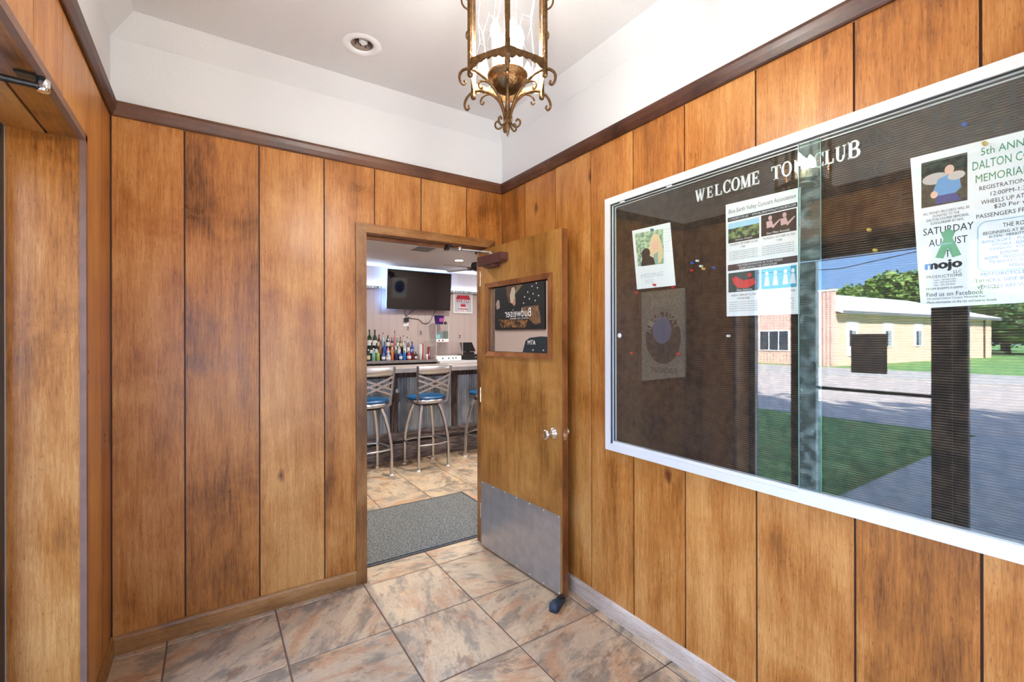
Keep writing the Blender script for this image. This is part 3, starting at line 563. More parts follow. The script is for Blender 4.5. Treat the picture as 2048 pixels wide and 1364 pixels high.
MB().box(-0.0342, -0.0338, -2.0335, -1.969, iz0+.012, iz1-.008).build('dusty_edge', film(), p2)
# faint old lettering on the felt
XG = XB-0.0012
def ytext(mb, t, y, z_, wd, ht, x=XG, shear=0.0, mirror=False):
    if mirror: put_text(mb, t, (x, y-wd, z_), (0, wd, 0), (0, 0, ht), shear)
    else: put_text(mb, t, (x, y, z_), (0, -wd, 0), (0, 0, ht), shear)
gy = -2.138
for t, y, z_, h_ in (('A', -2.135, 2.022, .055), ('N', -2.180, 2.030, .050), ('L', -2.312, 2.035, .055), ('E', -2.350, 2.037, .055), ('G', -2.402, 2.035, .055), ('I', -2.462, 2.040, .050), ('O', -2.492, 2.040, .055),
                     ('6', -2.135, 1.935, .05), ('0', -2.172, 1.935, .05), ('Y', -2.218, 1.885, .045), ('V', -2.205, 1.83, .045), ('F', -2.235, 1.83, .045), ('W', -2.345, 1.972, .03), ('E', -2.372, 1.972, .03), ('L', -2.395, 1.975, .03), ('J', -2.415, 1.975, .03), ('I', -2.450, 1.98, .03), ('M', -2.47, 1.98, .03), ('M', -2.505, 1.98, .03), ('I', -1.80, 1.985, .045), ('L', -1.86, 1.975, .045)):
    mb = MB(); ytext(mb, t, y, z_, {'I': .012}.get(t, h_*0.72), h_); mb.build('faded_letter', M['ghost'], nb)

# ---- white serif letters
def glyph(ch):
    q = []                       # list of convex polygons in a unit cell (x 0..1, y 0..1)
    S, T, F = 0.24, 0.09, 0.07   # stem, thin stroke, serif
    def R(x0, y0, x1, y1): q.append([(x0, y0), (x1, y0), (x1, y1), (x0, y1)])
    def Ln(x0, y0, x1, y1, w_): q.append([(x0-w_/2, y0), (x0+w_/2, y0), (x1+w_/2, y1), (x1-w_/2, y1)])
    def Arc(cx, cy, rx, ry, a0, a1, tk, tn, n=18):
        for i in range(n):
            a, b = math.radians(a0+(a1-a0)*i/n), math.radians(a0+(a1-a0)*(i+1)/n)
            def P(t, inner):
                w_ = tn+(tk-tn)*abs(math.cos(t)); 
                return (cx+(rx-(w_ if inner else 0))*math.cos(t), cy+(ry-(tn if inner else 0))*math.sin(t))
            q.append([P(a, 0), P(b, 0), P(b, 1), P(a, 1)])
    if ch == 'W':
        Ln(0.30, 0, 0.10, 1, .16); Ln(0.32, 0, 0.52, 0.95, T); Ln(0.68, 0, 0.48, 1, .16); Ln(0.70, 0, 0.90, 1, T); R(0, 1-F, .24, 1); R(.40, 1-F, .62, 1); R(.80, 1-F, 1, 1)
    if ch == 'E': R(.1, 0, .1+S, 1); R(0, 0, .9, T); R(0, 1-T, .85, 1); R(.3, .46, .65, .46+T); R(.82, 0, .92, .27); R(.77, .75, .87, 1); R(.62, .38, .69, .64)
    if ch == 'L': R(.1, 0, .1+S, 1); R(0, 0, .9, T); R(0, 1-F, .46, 1); R(.82, 0, .93, .32)
    if ch == 'C': Arc(.52, .5, .5, .52, 42, 318, .22, T); R(.84, .68, .93, .99); R(.84, .02, .93, .3)
    if ch == 'O': Arc(.5, .5, .5, .52, 0, 360, .22, T, 26)
    if ch == 'M': R(.10, 0, .18, 1); R(.74, 0, .93, 1); Ln(.48, 0.02, .18, 1, .2); Ln(.48, 0.02, .78, 1, T); R(0, 0, .28, F); R(.66, 0, 1, F); R(0, 1-F, .2, 1); R(.78, 1-F, 1, 1)
    if ch == 'T': R(.38, 0, .38+S, 1); R(0, 1-T, 1, 1); R(0, .70, .08, 1); R(.92, .70, 1, 1); R(.26, 0, .74, F)
    if ch == 'U': R(.08, .35, .08+S, 1); R(.78, .35, .86, 1); Arc(.47, .36, .39, .38, 180, 360, .22, T); R(0, 1-F, .42, 1); R(.66, 1-F, .98, 1)
    if ch == 'B': R(.08, 0, .08+S, 1); R(0, 0, .5, T); R(0, 1-T, .5, 1); R(.3, .48, .55, .48+T); Arc(.48, .76, .38, .25, -90, 90, .22, T); Arc(.48, .28, .46, .285, -90, 90, .24, T)
    return q
LET = [('W', -1.553, .044, 2.012, .050, 'first letter of the opening word'), ('E', -1.607, .028, 2.014, .047, 'second letter of the opening word'), ('L', -1.643, .031, 2.014, .047, 'third letter of the opening word'),
       ('C', -1.678, .033, 2.015, .050, 'fourth letter of the opening word'), ('O', -1.713, .034, 2.015, .050, 'fifth letter of the opening word'), ('M', -1.750, .040, 2.013, .051, 'sixth letter of the opening word'),
       ('E', -1.794, .030, 2.015, .050, 'last letter of the opening word'), ('T', -1.866, .034, 2.013, .050, 'first letter of the middle word'), ('O', -1.902, .035, 2.014, .052, 'second letter of the middle word'),
       ('C', -2.006, .032, 2.013, .050, 'first letter of the last word'), ('L', -2.040, .028, 2.014, .049, 'second letter of the last word'), ('U', -2.071, .031, 2.013, .050, 'third letter of the last word'), ('B', -2.106, .036, 2.011, .056, 'last letter of the last word')]
for ch, y, wd, z_, ht, lb in LET:
    mb = MB()
    for poly in glyph(ch): mb.prism([(y-px*wd, z_+py*ht) for px, py in poly], 'x', XB-.006, XB-.001)
    o = mb.build('board_letter', M['letter']); tag(o, 'white plastic letter %s on the notice board, %s' % (ch, lb), 'letter', 'white letters of the welcome line')

# ---- papers on the board
XP = XB-0.004
def quad(y0, z0_, y1, z1_, x, mb=None):
    mb = mb or MB(); mb.add([(x, y0, z0_), (x, y1, z0_), (x, y1, z1_), (x, y0, z1_)], [(0, 1, 2, 3)]); return mb
LAY = [0]
def lay(x): LAY[0] = (LAY[0]+1) % 9; return x-.00004*LAY[0]
def ell(mb, cy, cz, ry, rz, x, n=16):
    x = lay(x); mb.add([(x, cy+ry*math.cos(2*PI*k/n), cz+rz*math.sin(2*PI*k/n)) for k in range(n)], [tuple(range(n))])
def polyx(mb, pts, x):
    x = lay(x); mb.add([(x, a, b) for a, b in pts], [tuple(range(len(pts)))])
ink = {}
def col(r, g_, b):
    k = (r, g_, b)
    if k not in ink: ink[k] = plain('print_%d_%d_%d' % k, srgb(r, g_, b), 0.6)
    return ink[k]
def cmat(name, c1, c2, s=20): return two(name, c1, c2, s, 0.6, 0.42, 0.58)
# 1: lost-dog sheet
t1 = thing('paper_sheet', 'tilted white sheet with a photo of a child and black puppy', 'paper', (XP, -1.33, 1.67))
MB().prism([(-1.206, 1.960), (-1.426, 1.955), (-1.454, 1.671), (-1.236, 1.673)], 'x', XP-.001, XP).build('sheet', M['paper'], t1)
x_ = XP-.0014
ph = MB(); polyx(ph, [(-1.222, 1.942), (-1.388, 1.934), (-1.393, 1.776), (-1.243, 1.782)], x_); ph = ph.build('photo', cmat('grass_print', srgb(120, 150, 128), srgb(190, 214, 176), 60), t1)
mb = MB(); ell(mb, -1.345, 1.868, .032, .052, x_-.0004); ell(mb, -1.368, 1.83, .02, .05, x_-.0004); ell(mb, -1.325, 1.845, .016, .05, x_-.0004); mb.build('hair_print', col(232, 206, 160), ph)
mb = MB(); ell(mb, -1.345, 1.866, .018, .024, x_-.0008); mb.build('face_print', col(238, 190, 170), ph)
mb = MB(); ell(mb, -1.29, 1.836, .026, .026, x_-.0006); polyx(mb, [(-1.262, 1.78), (-1.27, 1.82), (-1.30, 1.83), (-1.335, 1.81), (-1.345, 1.778)], x_-.0006); mb.build('puppy_print', col(52, 48, 46), ph)
mb = MB(); polyx(mb, [(-1.335, 1.778), (-1.335, 1.825), (-1.36, 1.835), (-1.362, 1.777)], x_-.0005); mb.build('sleeve_print', col(150, 178, 160), ph)
mb = MB()
ytext(mb, 'MISSING', -1.262, 1.722, .125, .020, x_); ytext(mb, 'DOG', -1.285, 1.695, .05, .018, x_)
for k in range(8): ytext(mb, 'aenosem lura'[k % 3:8+k % 4], -1.398+0.0, 1.925-.014*k, .030, .006, x_)
tag(mb.build('printed_text', col(190, 205, 214), t1), kind='stuff')
# 2: concert poster
t2 = thing('concert_poster', 'white concert poster with four photos between the sliding panes', 'poster', (XP, -1.83, 1.52))
MB().prism([(-1.689, 1.968), (-1.965, 1.962), (-1.961, 1.522), (-1.692, 1.524)], 'x', XP-.001, XP).build('sheet', M['paper'], t2)
tx = MB(); ytext(tx, 'Blue Earth Valley Concert Association', -1.702, 1.925, .248, .020, x_, 0.0)
hb = quad(-1.698, 1.897, -1.955, 1.913, x_).build('heading_band', M['ink'], t2)
tw = MB(); ytext(tw, '4 CONCERTS FOR $60  *  WWW.BLUEEARTHVALLEYCONCERTS.COM', -1.703, 1.900, .247, .010, x_-.0004); tw.build('heading_text', M['paper'], hb)
def photo(par, y0, y1, z0_, z1_, mat): return quad(y0, z0_, y1, z1_, x_).build('photo', mat, par)
a = photo(t2, -1.700, -1.822, 1.815, 1.890, cmat('meadow_print', srgb(40, 66, 60), srgb(128, 150, 92), 60))
quad(-1.700, 1.868, -1.822, 1.890, x_-.0003).build('sky_print', col(166, 214, 236), a); quad(-1.700, 1.812, -1.822, 1.827, x_-.0003).build('caption_band', col(40, 44, 44), a)
mb = MB(); ytext(mb, 'Donna Chapel', -1.73, 1.816, .065, .008, x_-.0006); mb.build('caption', M['paper'], a)
b_ = photo(t2, -1.829, -1.952, 1.815, 1.893, col(34, 32, 34))
mb = MB()
for cy_ in (-1.862, -1.912): ell(mb, cy_, 1.878, .007, .009, x_-.0004); polyx(mb, [(cy_-.012, 1.845), (cy_+.012, 1.842), (cy_+.014, 1.866), (cy_-.006, 1.869)], x_-.0004); polyx(mb, [(cy_-.004, 1.845), (cy_-.034, 1.868), (cy_-.036, 1.864), (cy_-.01, 1.838)], x_-.0005)
mb.build('musicians_print', col(206, 170, 170), b_)
mb = MB(); ytext(mb, 'Don Miller Acoustic', -1.85, 1.819, .08, .008, x_-.0006); mb.build('caption', M['paper'], b_)
ytext(tx, 'THURSDAY, SEPTEMBER 18, 2025', -1.705, 1.799, .112, .009, x_); ytext(tx, '7 PM', -1.75, 1.786, .018, .008, x_); ytext(tx, 'THURSDAY, OCTOBER 23, 2025', -1.835, 1.800, .112, .009, x_); ytext(tx, '7 PM', -1.885, 1.787, .018, .008, x_)
for k in range(5):
    for yy in (-1.704, -1.833): ytext(tx, ('sue andemola tiro ned sa olu merika lod', 'lora in demat hos elu sanem tori budo an')[k % 2], yy, 1.775-.0075*k, .110, .0042, x_)
hb2 = quad(-1.698, 1.703, -1.955, 1.727, x_).build('heading_band', col(78, 62, 62), t2)
tw = MB(); ytext(tw, '* FOR MORE INFORMATION OR TO BUY TICKETS', -1.735, 1.716, .17, .008, x_-.0004); ytext(tw, 'PLEASE CONTACT THE ASSOCIATION', -1.745, 1.705, .14, .008, x_-.0004); tw.build('heading_text', M['paper'], hb2)
c_ = photo(t2, -1.700, -1.822, 1.618, 1.694, col(62, 78, 76))
mb = MB(); polyx(mb, [(-1.715, 1.672), (-1.73, 1.68), (-1.76, 1.66), (-1.80, 1.665), (-1.81, 1.645), (-1.78, 1.63), (-1.74, 1.632), (-1.722, 1.65)], x_-.0004); ell(mb, -1.785, 1.678, .008, .009, x_-.0005); mb.build('red_car_print', col(206, 66, 62), c_)
mb = MB(); ytext(mb, 'Dean Simmons', -1.735, 1.621, .06, .008, x_-.0006); mb.build('caption', M['paper'], c_)
e_ = photo(t2, -1.829, -1.952, 1.618, 1.694, col(70, 160, 190))
mb = MB()
for cy_ in (-1.85, -1.88, -1.915, -1.94): ell(mb, cy_, 1.676, .006, .008, x_-.0004); polyx(mb, [(cy_-.010, 1.63), (cy_+.010, 1.63), (cy_+.005, 1.666), (cy_-.005, 1.666)], x_-.0004)
mb.build('singers_print', col(236, 236, 240), e_)
ytext(tx, 'SUNDAY, FEBRUARY 22, 2026', -1.712, 1.600, .098, .009, x_); ytext(tx, '2 PM MATINEE', -1.735, 1.588, .05, .008, x_); ytext(tx, 'TUESDAY, APRIL 14, 2026  7 PM', -1.835, 1.600, .112, .009, x_)
for k in range(5):
    for yy in (-1.704, -1.833): ytext(tx, ('hos elu sanem tori budo an lora in demat', 'merika lod sue andemola tiro ned sa olu')[k % 2], yy, 1.577-.0085*k, .110, .0042, x_)
tag(tx.build('printed_text', M['ink'], t2), kind='stuff')
# 3: memorial run flyer
t3 = thing('event_flyer', 'large white event flyer with green headline and route box', 'poster', (XP, -2.42, 1.52))
MB().prism([(-2.263, 1.964), (-2.545, 1.960), (-2.56, 1.528), (-2.286, 1.523)], 'x', XP-.001, XP).build('sheet', M['paper'], t3)
g3 = MB(); ytext(g3, '5th ANNUAL', -2.410, 1.922, .118, .020, x_); ytext(g3, 'DALTON COOPER', -2.394, 1.887, .150, .023, x_); ytext(g3, 'MEMORIAL RUN', -2.400, 1.852, .140, .021, x_); g3.build('headline', M['greenink'], t3)
k3 = MB()
for t, y, z_, wd, ht in (('REGISTRATION IS FROM', -2.407, 1.830, .13, .011), ('12:00PM-1:30PM', -2.428, 1.811, .085, .011), ('WHEELS UP AT 1:30PM', -2.410, 1.792, .115, .011), ('$20 Per vehicle', -2.434, 1.775, .09, .012), ('PASSENGERS FREE WILL', -2.401, 1.756, .135, .011),
    ('ALL MONEY PROCEEDS WILL BE', -2.292, 1.789, .096, .007), ('DONATED TO THE', -2.313, 1.779, .055, .007), ('DALTON COOPER MEMORIAL', -2.299, 1.769, .088, .007), ('SCHOLARSHIP AT NHS', -2.308, 1.759, .068, .007),
    ('SATURDAY', -2.292, 1.731, .104, .020), ('AUGUST', -2.304, 1.697, .080, .020), ('8TH', -2.327, 1.663, .038, .020),
    ('THE ROUTE:', -2.450, 1.724, .060, .011), ('BEGINNING AT BUCKETS BAR', -2.414, 1.710, .125, .008), ('ALDEN - MERRITT BAR & GRILL', -2.424, 1.699, .110, .008), ('BANCROFT - PUB & GRILL', -2.412, 1.688, .120, .008), ('TITONKA - BEERS & MORE', -2.430, 1.677, .095, .008), ('JOHNSON - ROCKETS', -2.425, 1.666, .085, .008), ('ELMORE - LOUNGE', -2.446, 1.655, .075, .008), ('HOME - FREEDOM STATION', -2.417, 1.644, .115, .008), ('TO BUCKETS BAR & GRILL', -2.425, 1.633, .105, .008), ('FOLLOW', -2.462, 1.621, .035, .008),
    ('MOTORCYCLES, CARS', -2.410, 1.600, .12, .010), ('TRUCKS, SIDE BY SIDES', -2.398, 1.584, .13, .010), ('VEHICLES ARE WELCOME', -2.402, 1.568, .13, .010),
    ('mojo', -2.297, 1.625, .075, .030), ('LLC', -2.356, 1.617, .016, .008), ('PRODUCTIONS', -2.299, 1.607, .074, .008), ('music - 507.456.1234', -2.315, 1.599, .045, .004), ('info - 507.454.9799', -2.315, 1.592, .045, .004), ('text - 507.455.8062', -2.315, 1.585, .045, .004), ('FROM 8:00PM-9:00PM', -2.298, 1.574, .076, .006), ('Find us on Facebook', -2.299, 1.555, .115, .012), ('5th annual Dalton Cooper Memorial Run', -2.300, 1.545, .117, .007), ('More information on the run and how to donate', -2.301, 1.535, .138, .007)):
    ytext(k3, t, y, z_, wd, ht, x_)
[ytext(k3, 'mojo', -2.297+dx, 1.625+dz, .075, .030, x_-.00005*q) for q, (dx, dz) in enumerate(((.0012, 0), (-.0012, 0), (0, .0012), (0, -.0012), (.002, 0), (-.002, 0)))]
tag(k3.build('printed_text', M['ink'], t3), kind='stuff')
p3 = photo(t3, -2.288, -2.384, 1.811, 1.941, cmat('woods_print', srgb(16, 26, 20), srgb(46, 64, 50), 70))
mb = MB(); ell(mb, -2.318, 1.888, .028, .016, x_-.0003); ell(mb, -2.362, 1.885, .018, .012, x_-.0003); mb.build('pony_print', col(196, 188, 184), p3)
mb = MB(); polyx(mb, [(-2.318, 1.835), (-2.312, 1.85), (-2.325, 1.885), (-2.345, 1.892), (-2.368, 1.885), (-2.372, 1.85), (-2.358, 1.835)], x_-.0006); mb.build('shirt_print', col(96, 156, 206), p3)
mb = MB(); ell(mb, -2.348, 1.905, .010, .013, x_-.0008); mb.build('face_print', col(232, 190, 170), p3)
mb = MB(); ell(mb, -2.316, 1.843, .008, .010, x_-.0008); mb.build('hand_print', col(232, 190, 170), p3)
mb = MB(); polyx(mb, [(-2.318, 1.815), (-2.32, 1.838), (-2.36, 1.838), (-2.372, 1.815)], x_-.0005); mb.build('jeans_print', col(40, 66, 130), p3)
mb = MB()
for pts in ([(-2.318, 1.665), (-2.335, 1.660), (-2.36, 1.73), (-2.346, 1.742)], [(-2.372, 1.665), (-2.354, 1.660), (-2.33, 1.73), (-2.344, 1.742)]): polyx(mb, pts, x_+.0001)
mb.build('ribbon_print', col(120, 178, 140), t3)
mb = MB(); polyx(mb, [(-2.505+.022*(1 if k % 2 else .6)*math.cos(k*PI/8), 1.60+.022*(1 if k % 2 else .6)*math.sin(k*PI/8)) for k in range(16)], x_); mb.build('star_print', M['greenink'], t3)
mb = MB(); pts = []
for cx_, cz_, a0 in ((-2.540, 1.733, 90), (-2.415, 1.733, 0), (-2.415, 1.625, -90), (-2.540, 1.625, -180)): pts += [(x_, cx_+.014*math.cos(math.radians(a0+k*22.5+(90 if False else 0))), cz_+.014*math.sin(math.radians(a0+k*22.5))) for k in range(5)] if False else []
pts = [(x_, -2.535, 1.745), (x_, -2.418, 1.745), (x_, -2.409, 1.740), (x_, -2.404, 1.730), (x_, -2.404, 1.628), (x_, -2.409, 1.618), (x_, -2.418, 1.613), (x_, -2.535, 1.613)]
mb.tube(pts, 0.0009, 4); mb.build('route_box', M['blueink'], t3)
# 4: beer sign reflection, painted dim and reversed on the board
t5 = thing('reflected_sign', 'painted-on dim reflection of a canvas beer sign with a dark oval, below the puppy sheet', 'sign', (XB, -1.38, 1.235))
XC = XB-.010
MB().prism([(-1.268, 1.655), (-1.505, 1.656), (-1.505, 1.272), (-1.268, 1.236)], 'x', XC, XB).build('canvas', two('reflected_canvas', srgb(92, 84, 75), srgb(106, 98, 88), 90, 0.9), t5)
MB().prism([(-1.247, 1.655), (-1.268, 1.655), (-1.268, 1.236), (-1.247, 1.234)], 'x', XC+.003, XB).build('canvas_side', plain('reflected_canvas_side', srgb(66, 46, 36), 0.9), t5)
mb = MB(); ell(mb, -1.389, 1.44, .096, .118, XC-.0004, 28); mb.build('oval', two('reflected_oval', srgb(56, 47, 42), srgb(70, 61, 54), 60, 0.9), t5)
mb = MB(); ell(mb, -1.385, 1.475, .052, .062, XC-.0008, 24); mb.build('inner_oval', plain('reflected_blue', srgb(84, 84, 100), 0.9), t5)
mb = MB()
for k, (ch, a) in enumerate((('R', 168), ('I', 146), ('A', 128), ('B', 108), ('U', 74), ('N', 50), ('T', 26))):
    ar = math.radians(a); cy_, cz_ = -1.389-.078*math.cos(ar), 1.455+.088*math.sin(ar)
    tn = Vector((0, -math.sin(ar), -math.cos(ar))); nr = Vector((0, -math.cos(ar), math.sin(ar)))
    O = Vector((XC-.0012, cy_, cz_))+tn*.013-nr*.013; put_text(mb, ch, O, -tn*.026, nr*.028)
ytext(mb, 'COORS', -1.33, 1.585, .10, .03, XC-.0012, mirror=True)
tag(mb.build('arched_text', plain('reflected_cream', srgb(118, 108, 96), 0.9), t5), kind='stuff')
mb = MB(); ytext(mb, 'BUSCHLIGHT', -1.318, 1.282, .145, .024, XC-.0006, mirror=True); tag(mb.build('lower_text', plain('reflected_dark', srgb(56, 50, 44), 0.9), t5), kind='stuff')
# push pins
def pin(y, z_, c, lb, x=XB):
    o = thing('push_pin', lb, 'pin', (x, y, z_), group='push pins on the notice board', local=True)
    MB().tube([(0, 0, 0), (-.004, 0, 0)], .0012, 6).build('needle', M['chrome'], o)
    MB().lathe([(0.0055, -.003), (0.0055, -.005), (0.003, -.007), (0.003, -.013), (0.005, -.015), (0.005, -.0165), (0, -.017)], (0, 0, 0), 10, 'x').build('head', c, o)
rp, bp_, gp, wp, yp = plain('pin_red', srgb(200, 40, 40), .3), plain('pin_blue', srgb(30, 90, 180), .3), plain('pin_teal', srgb(20, 120, 130), .3), plain('pin_white', srgb(235, 235, 230), .3), plain('pin_gold', srgb(206, 176, 90), .3)
for y, z_, c, lb, x in ((-1.236, 1.658, rp, 'red push pin at the upper left corner of the painted sign reflection', XB), (-1.449, 1.662, rp, 'red push pin at the upper right of the painted sign reflection', XB-.006), (-1.204, 1.366, rp, 'red push pin left of the painted sign reflection, lower down', XB), (-1.478, 1.369, rp, 'red push pin on the lower right of the painted sign reflection', XC),
    (-1.345, 1.684, rp, 'red push pin on the bottom edge of the puppy sheet', XP), (-1.332, 1.940, gp, 'teal push pin holding the top of the puppy sheet', XP),
    (-1.541, 1.758, bp_, 'blue push pin at the left of the loose cluster', XB), (-1.565, 1.763, wp, 'white push pin at the top of the loose cluster', XB), (-1.582, 1.738, wp, 'white push pin in the middle of the loose cluster', XB), (-1.593, 1.726, yp, 'gold push pin in the loose cluster', XB), (-1.640, 1.724, bp_, 'blue push pin at the right of the loose cluster', XB), (-1.539, 1.726, rp, 'red push pin at the lower left of the loose cluster', XB),
    (-2.164, 1.774, yp, 'gold push pin left of the event flyer, upper of two', XB), (-2.179, 1.708, yp, 'gold push pin left of the event flyer, lower of two', XB), (-2.379, 2.017, bp_, 'bright blue push pin above the event flyer', XB), (-2.419, 1.950, yp, 'gold push pin holding the top of the event flyer', XP), (-1.702, 1.447, wp, 'white push pin alone below the concert poster', XB)): pin(y, z_, c, lb, x)

# ================================================================== LANTERN
LX, LY = -0.966, -1.562
R6 = 0.126; CA = math.atan2(-2.7345-LY, -1.7273-LX)
lan = thing('pendant_lantern', 'six-sided antique brass pendant lantern with clear glass and scrolled arms', 'lantern', (LX, LY, 2.054))
def lp_(r, k, z_, da=0.0): a = CA+k*PI/3+da; return (LX+r*math.cos(a), LY+r*math.sin(a), z_)
ZB_, ZTp = 2.222, 2.74
for k in range(6):
    po = MB().tube([lp_(R6, k, ZB_-.01), lp_(R6, k, ZTp)], 0.0088, 6, False).build('post', M['antique'], lan)
    MB().lathe([(0.0, -.022), (.007, -.018), (.0095, -.010), (.0065, -.003), (.009, .004), (.008, .012)], lp_(R6, k, ZB_), 8).build('post_finial', M['antique'], po)
    sc_ = [(R6+.004, 2.398), (R6+.018, 2.40), (R6+.026, 2.41), (R6+.026, 2.424), (R6+.016, 2.43), (R6+.010, 2.424)]
    MB().tube(curve([lp_(r, k, z_) for r, z_ in sc_]), .003, 6).build('side_scroll', M['antique'], po)
    # glass pane, etched lines
    A, B = Vector(lp_(R6, k, 0)), Vector(lp_(R6, k+1, 0)); A, B = A.lerp(B, .04), A.lerp(B, .96)
    pn = MB().add([(A.x, A.y, ZB_), (B.x, B.y, ZB_), (B.x, B.y, ZTp), (A.x, A.y, ZTp)], [(0, 1, 2, 3)]).build('pane', M['lglass'], lan)
    mb = MB(); f = lambda u, z_: (A.lerp(B, u).x, A.lerp(B, u).y, z_)
    for seg in (((.2, 2.36), (.25, 2.29), (.45, 2.27), (.62, 2.33)), ((.62, 2.33), (.75, 2.42), (.55, 2.5), (.3, 2.48), (.2, 2.36)), ((.75, 2.42), (.9, 2.46)), ((.25, 2.29), (.1, 2.25)), ((.45, 2.27), (.7, 2.24)), ((.3, 2.48), (.15, 2.56), (.3, 2.66))):
        mb.tube([f(*q) for q in seg], .0009, 4)
    mb.build('etched_pattern', M['etch'], pn)
    # pierced band with scalloped lower edge
    def band(z0_, z1_, sgn, nm):
        n = 24; vs = []
        for i in range(n+1):
            u = i/n; p = A.lerp(B, u); dz = .006*abs(math.sin(u*PI*5))+.016*(4*(u-.5)**2)
            vs += [(p.x, p.y, z1_), (p.x, p.y, z0_-sgn*dz+ (0.016 if sgn > 0 else -.016))]
        out = Vector(((A.x+B.x)/2-LX, (A.y+B.y)/2-LY, 0)).normalized()*.004
        vs2 = [(v[0]+out.x, v[1]+out.y, v[2]) for v in vs]; n2 = len(vs)
        fs = [(2*i, 2*i+1, 2*i+3, 2*i+2) for i in range(n)]; fs2 = [tuple(j+n2 for j in q[::-1]) for q in fs]
        ed = [(2*i+1, 2*i+3, 2*i+3+n2, 2*i+1+n2) for i in range(n)] + [(2*i, 2*i+n2, 2*i+2+n2, 2*i+2) for i in range(n)]
        MB().add(vs+vs2, fs+fs2+ed).build(nm, M['antique'], lan)
    band(ZB_+.004, ZB_+.034, 1, 'lower_band'); band(ZTp-.004, ZTp-.034, -1, 'upper_band')
    # scrolled arm under each post
    pth = [(.010, 2.108), (.014, 2.135), (.028, 2.168), (.052, 2.196), (.084, 2.217), (.112, 2.226), (.136, 2.224), (.153, 2.212), (.160, 2.196), (.157, 2.181), (.148, 2.175), (.142, 2.181), (.145, 2.188)]
    am = MB().tube(curve([lp_(r, k, z_) for r, z_ in pth]), [.0044]*25+[.0040]*6+[.0034]*6, 7).build('scroll_arm', M['antique'], lan)
    MB().tube(curve([lp_(r, k, z_) for r, z_ in ((.060, 2.202), (.082, 2.204), (.096, 2.196), (.098, 2.184), (.090, 2.178), (.086, 2.185))]), .003, 6).build('scroll_leaf', M['antique'], am)
    MB().tube(curve([lp_(r, k, z_, .3) for r, z_ in ((.006, 2.118), (.012, 2.095), (.026, 2.083), (.037, 2.088), (.039, 2.100), (.031, 2.107), (.026, 2.100))]), .0032, 6).build('lower_scroll', M['antique'], am)
    MB().tube([lp_(r, k, ZTp+z_) for r, z_ in ((R6, 0), (.10, .045), (.06, .075), (.02, .10))], .0045, 6).build('crown_arm', M['antique'], lan)
MB().lathe([(0, 2.054), (.003, 2.060), (.010, 2.098), (.012, 2.108), (.008, 2.116), (.013, 2.126), (.009, 2.138), (.006, 2.18), (.010, 2.19)], (LX, LY, 0), 12).build('finial', M['antique'], lan)
MB().lathe([(0, 2.186), (.016, 2.189), (.034, 2.199), (.046, 2.214), (.050, 2.224), (.049, 2.228), (.060, 2.236), (.063, 2.243), (.060, 2.246), (.046, 2.238), (.0, 2.234)], (LX, LY, 0), 24).build('bowl', M['antique'], lan)
for k in range(4):
    a = CA+.4+k*PI/2; px, py = LX+.040*math.cos(a), LY+.040*math.sin(a); hz = 2.332+.012*(k % 2)
    cd_ = MB().lathe([(.016, 2.240), (.018, 2.246), (.0105, 2.250), (.0105, hz)], (px, py, 0), 12).build('candle_sleeve', M['cream'], lan)
    MB().lathe([(.008, hz), (.014, hz+.014), (.0155, hz+.028), (.011, hz+.045), (.004, hz+.060), (0, hz+.066)], (px, py, 0), 12).build('bulb', M['bulb'], cd_)
MB().lathe([(.012, ZTp+.09), (.020, ZTp+.10), (.012, ZTp+.112), (.007, ZTp+.12)], (LX, LY, 0), 12).build('top_hub', M['antique'], lan)
for k in range(2):
    a = k*PI/2; MB().tube([(LX+.009*math.cos(t)*math.cos(a), LY+.009*math.cos(t)*math.sin(a), ZTp+.126+.016*k+.012*math.sin(t)) for t in [i*PI/5 for i in range(10)]], .002, 5, closed=True).build('chain_link', M['antique'], lan)
MB().lathe([(.055, ZT), (.05, ZT-.012), (.02, ZT-.018), (.006, ZT-.022)], (LX, LY, 0), 20).build('canopy', M['antique'], lan)

# ---- recessed ceiling light (unlit, bare can)
rl = thing('recessed_light', 'unlit recessed can light with white trim ring in the ceiling', 'ceiling light', (CANP[0], CANP[1], ZT-.006))
MB().lathe([(.054, ZT+.004), (.056, ZT-.003), (.070, ZT-.0065), (.088, ZT-.005), (.095, ZT-.001)], (CANP[0], CANP[1], 0), 32, cap=False).build('trim_ring', M['white'], rl)
MB().lathe([(.056, ZT), (.056, ZT+.10), (.0, ZT+.105)], (CANP[0], CANP[1], 0), 28, cap=False).build('can', plain('rusty_can', srgb(150, 132, 118), .5, noise=.3, nscale=30), rl)
MB().lathe([(.012, ZT+.10), (.014, ZT+.055), (.022, ZT+.045), (.022, ZT+.025), (.014, ZT+.02)], (CANP[0]+.012, CANP[1]+.018, 0), 16).build('socket', M['white'], rl)
for k in range(4): MB().box(CANP[0]-.05+.025*k, CANP[0]-.046+.025*k, CANP[1]+.030, CANP[1]+.034, ZT+.012, ZT+.05+.01*(k % 2)).build('spring_clip', M['black'], rl)

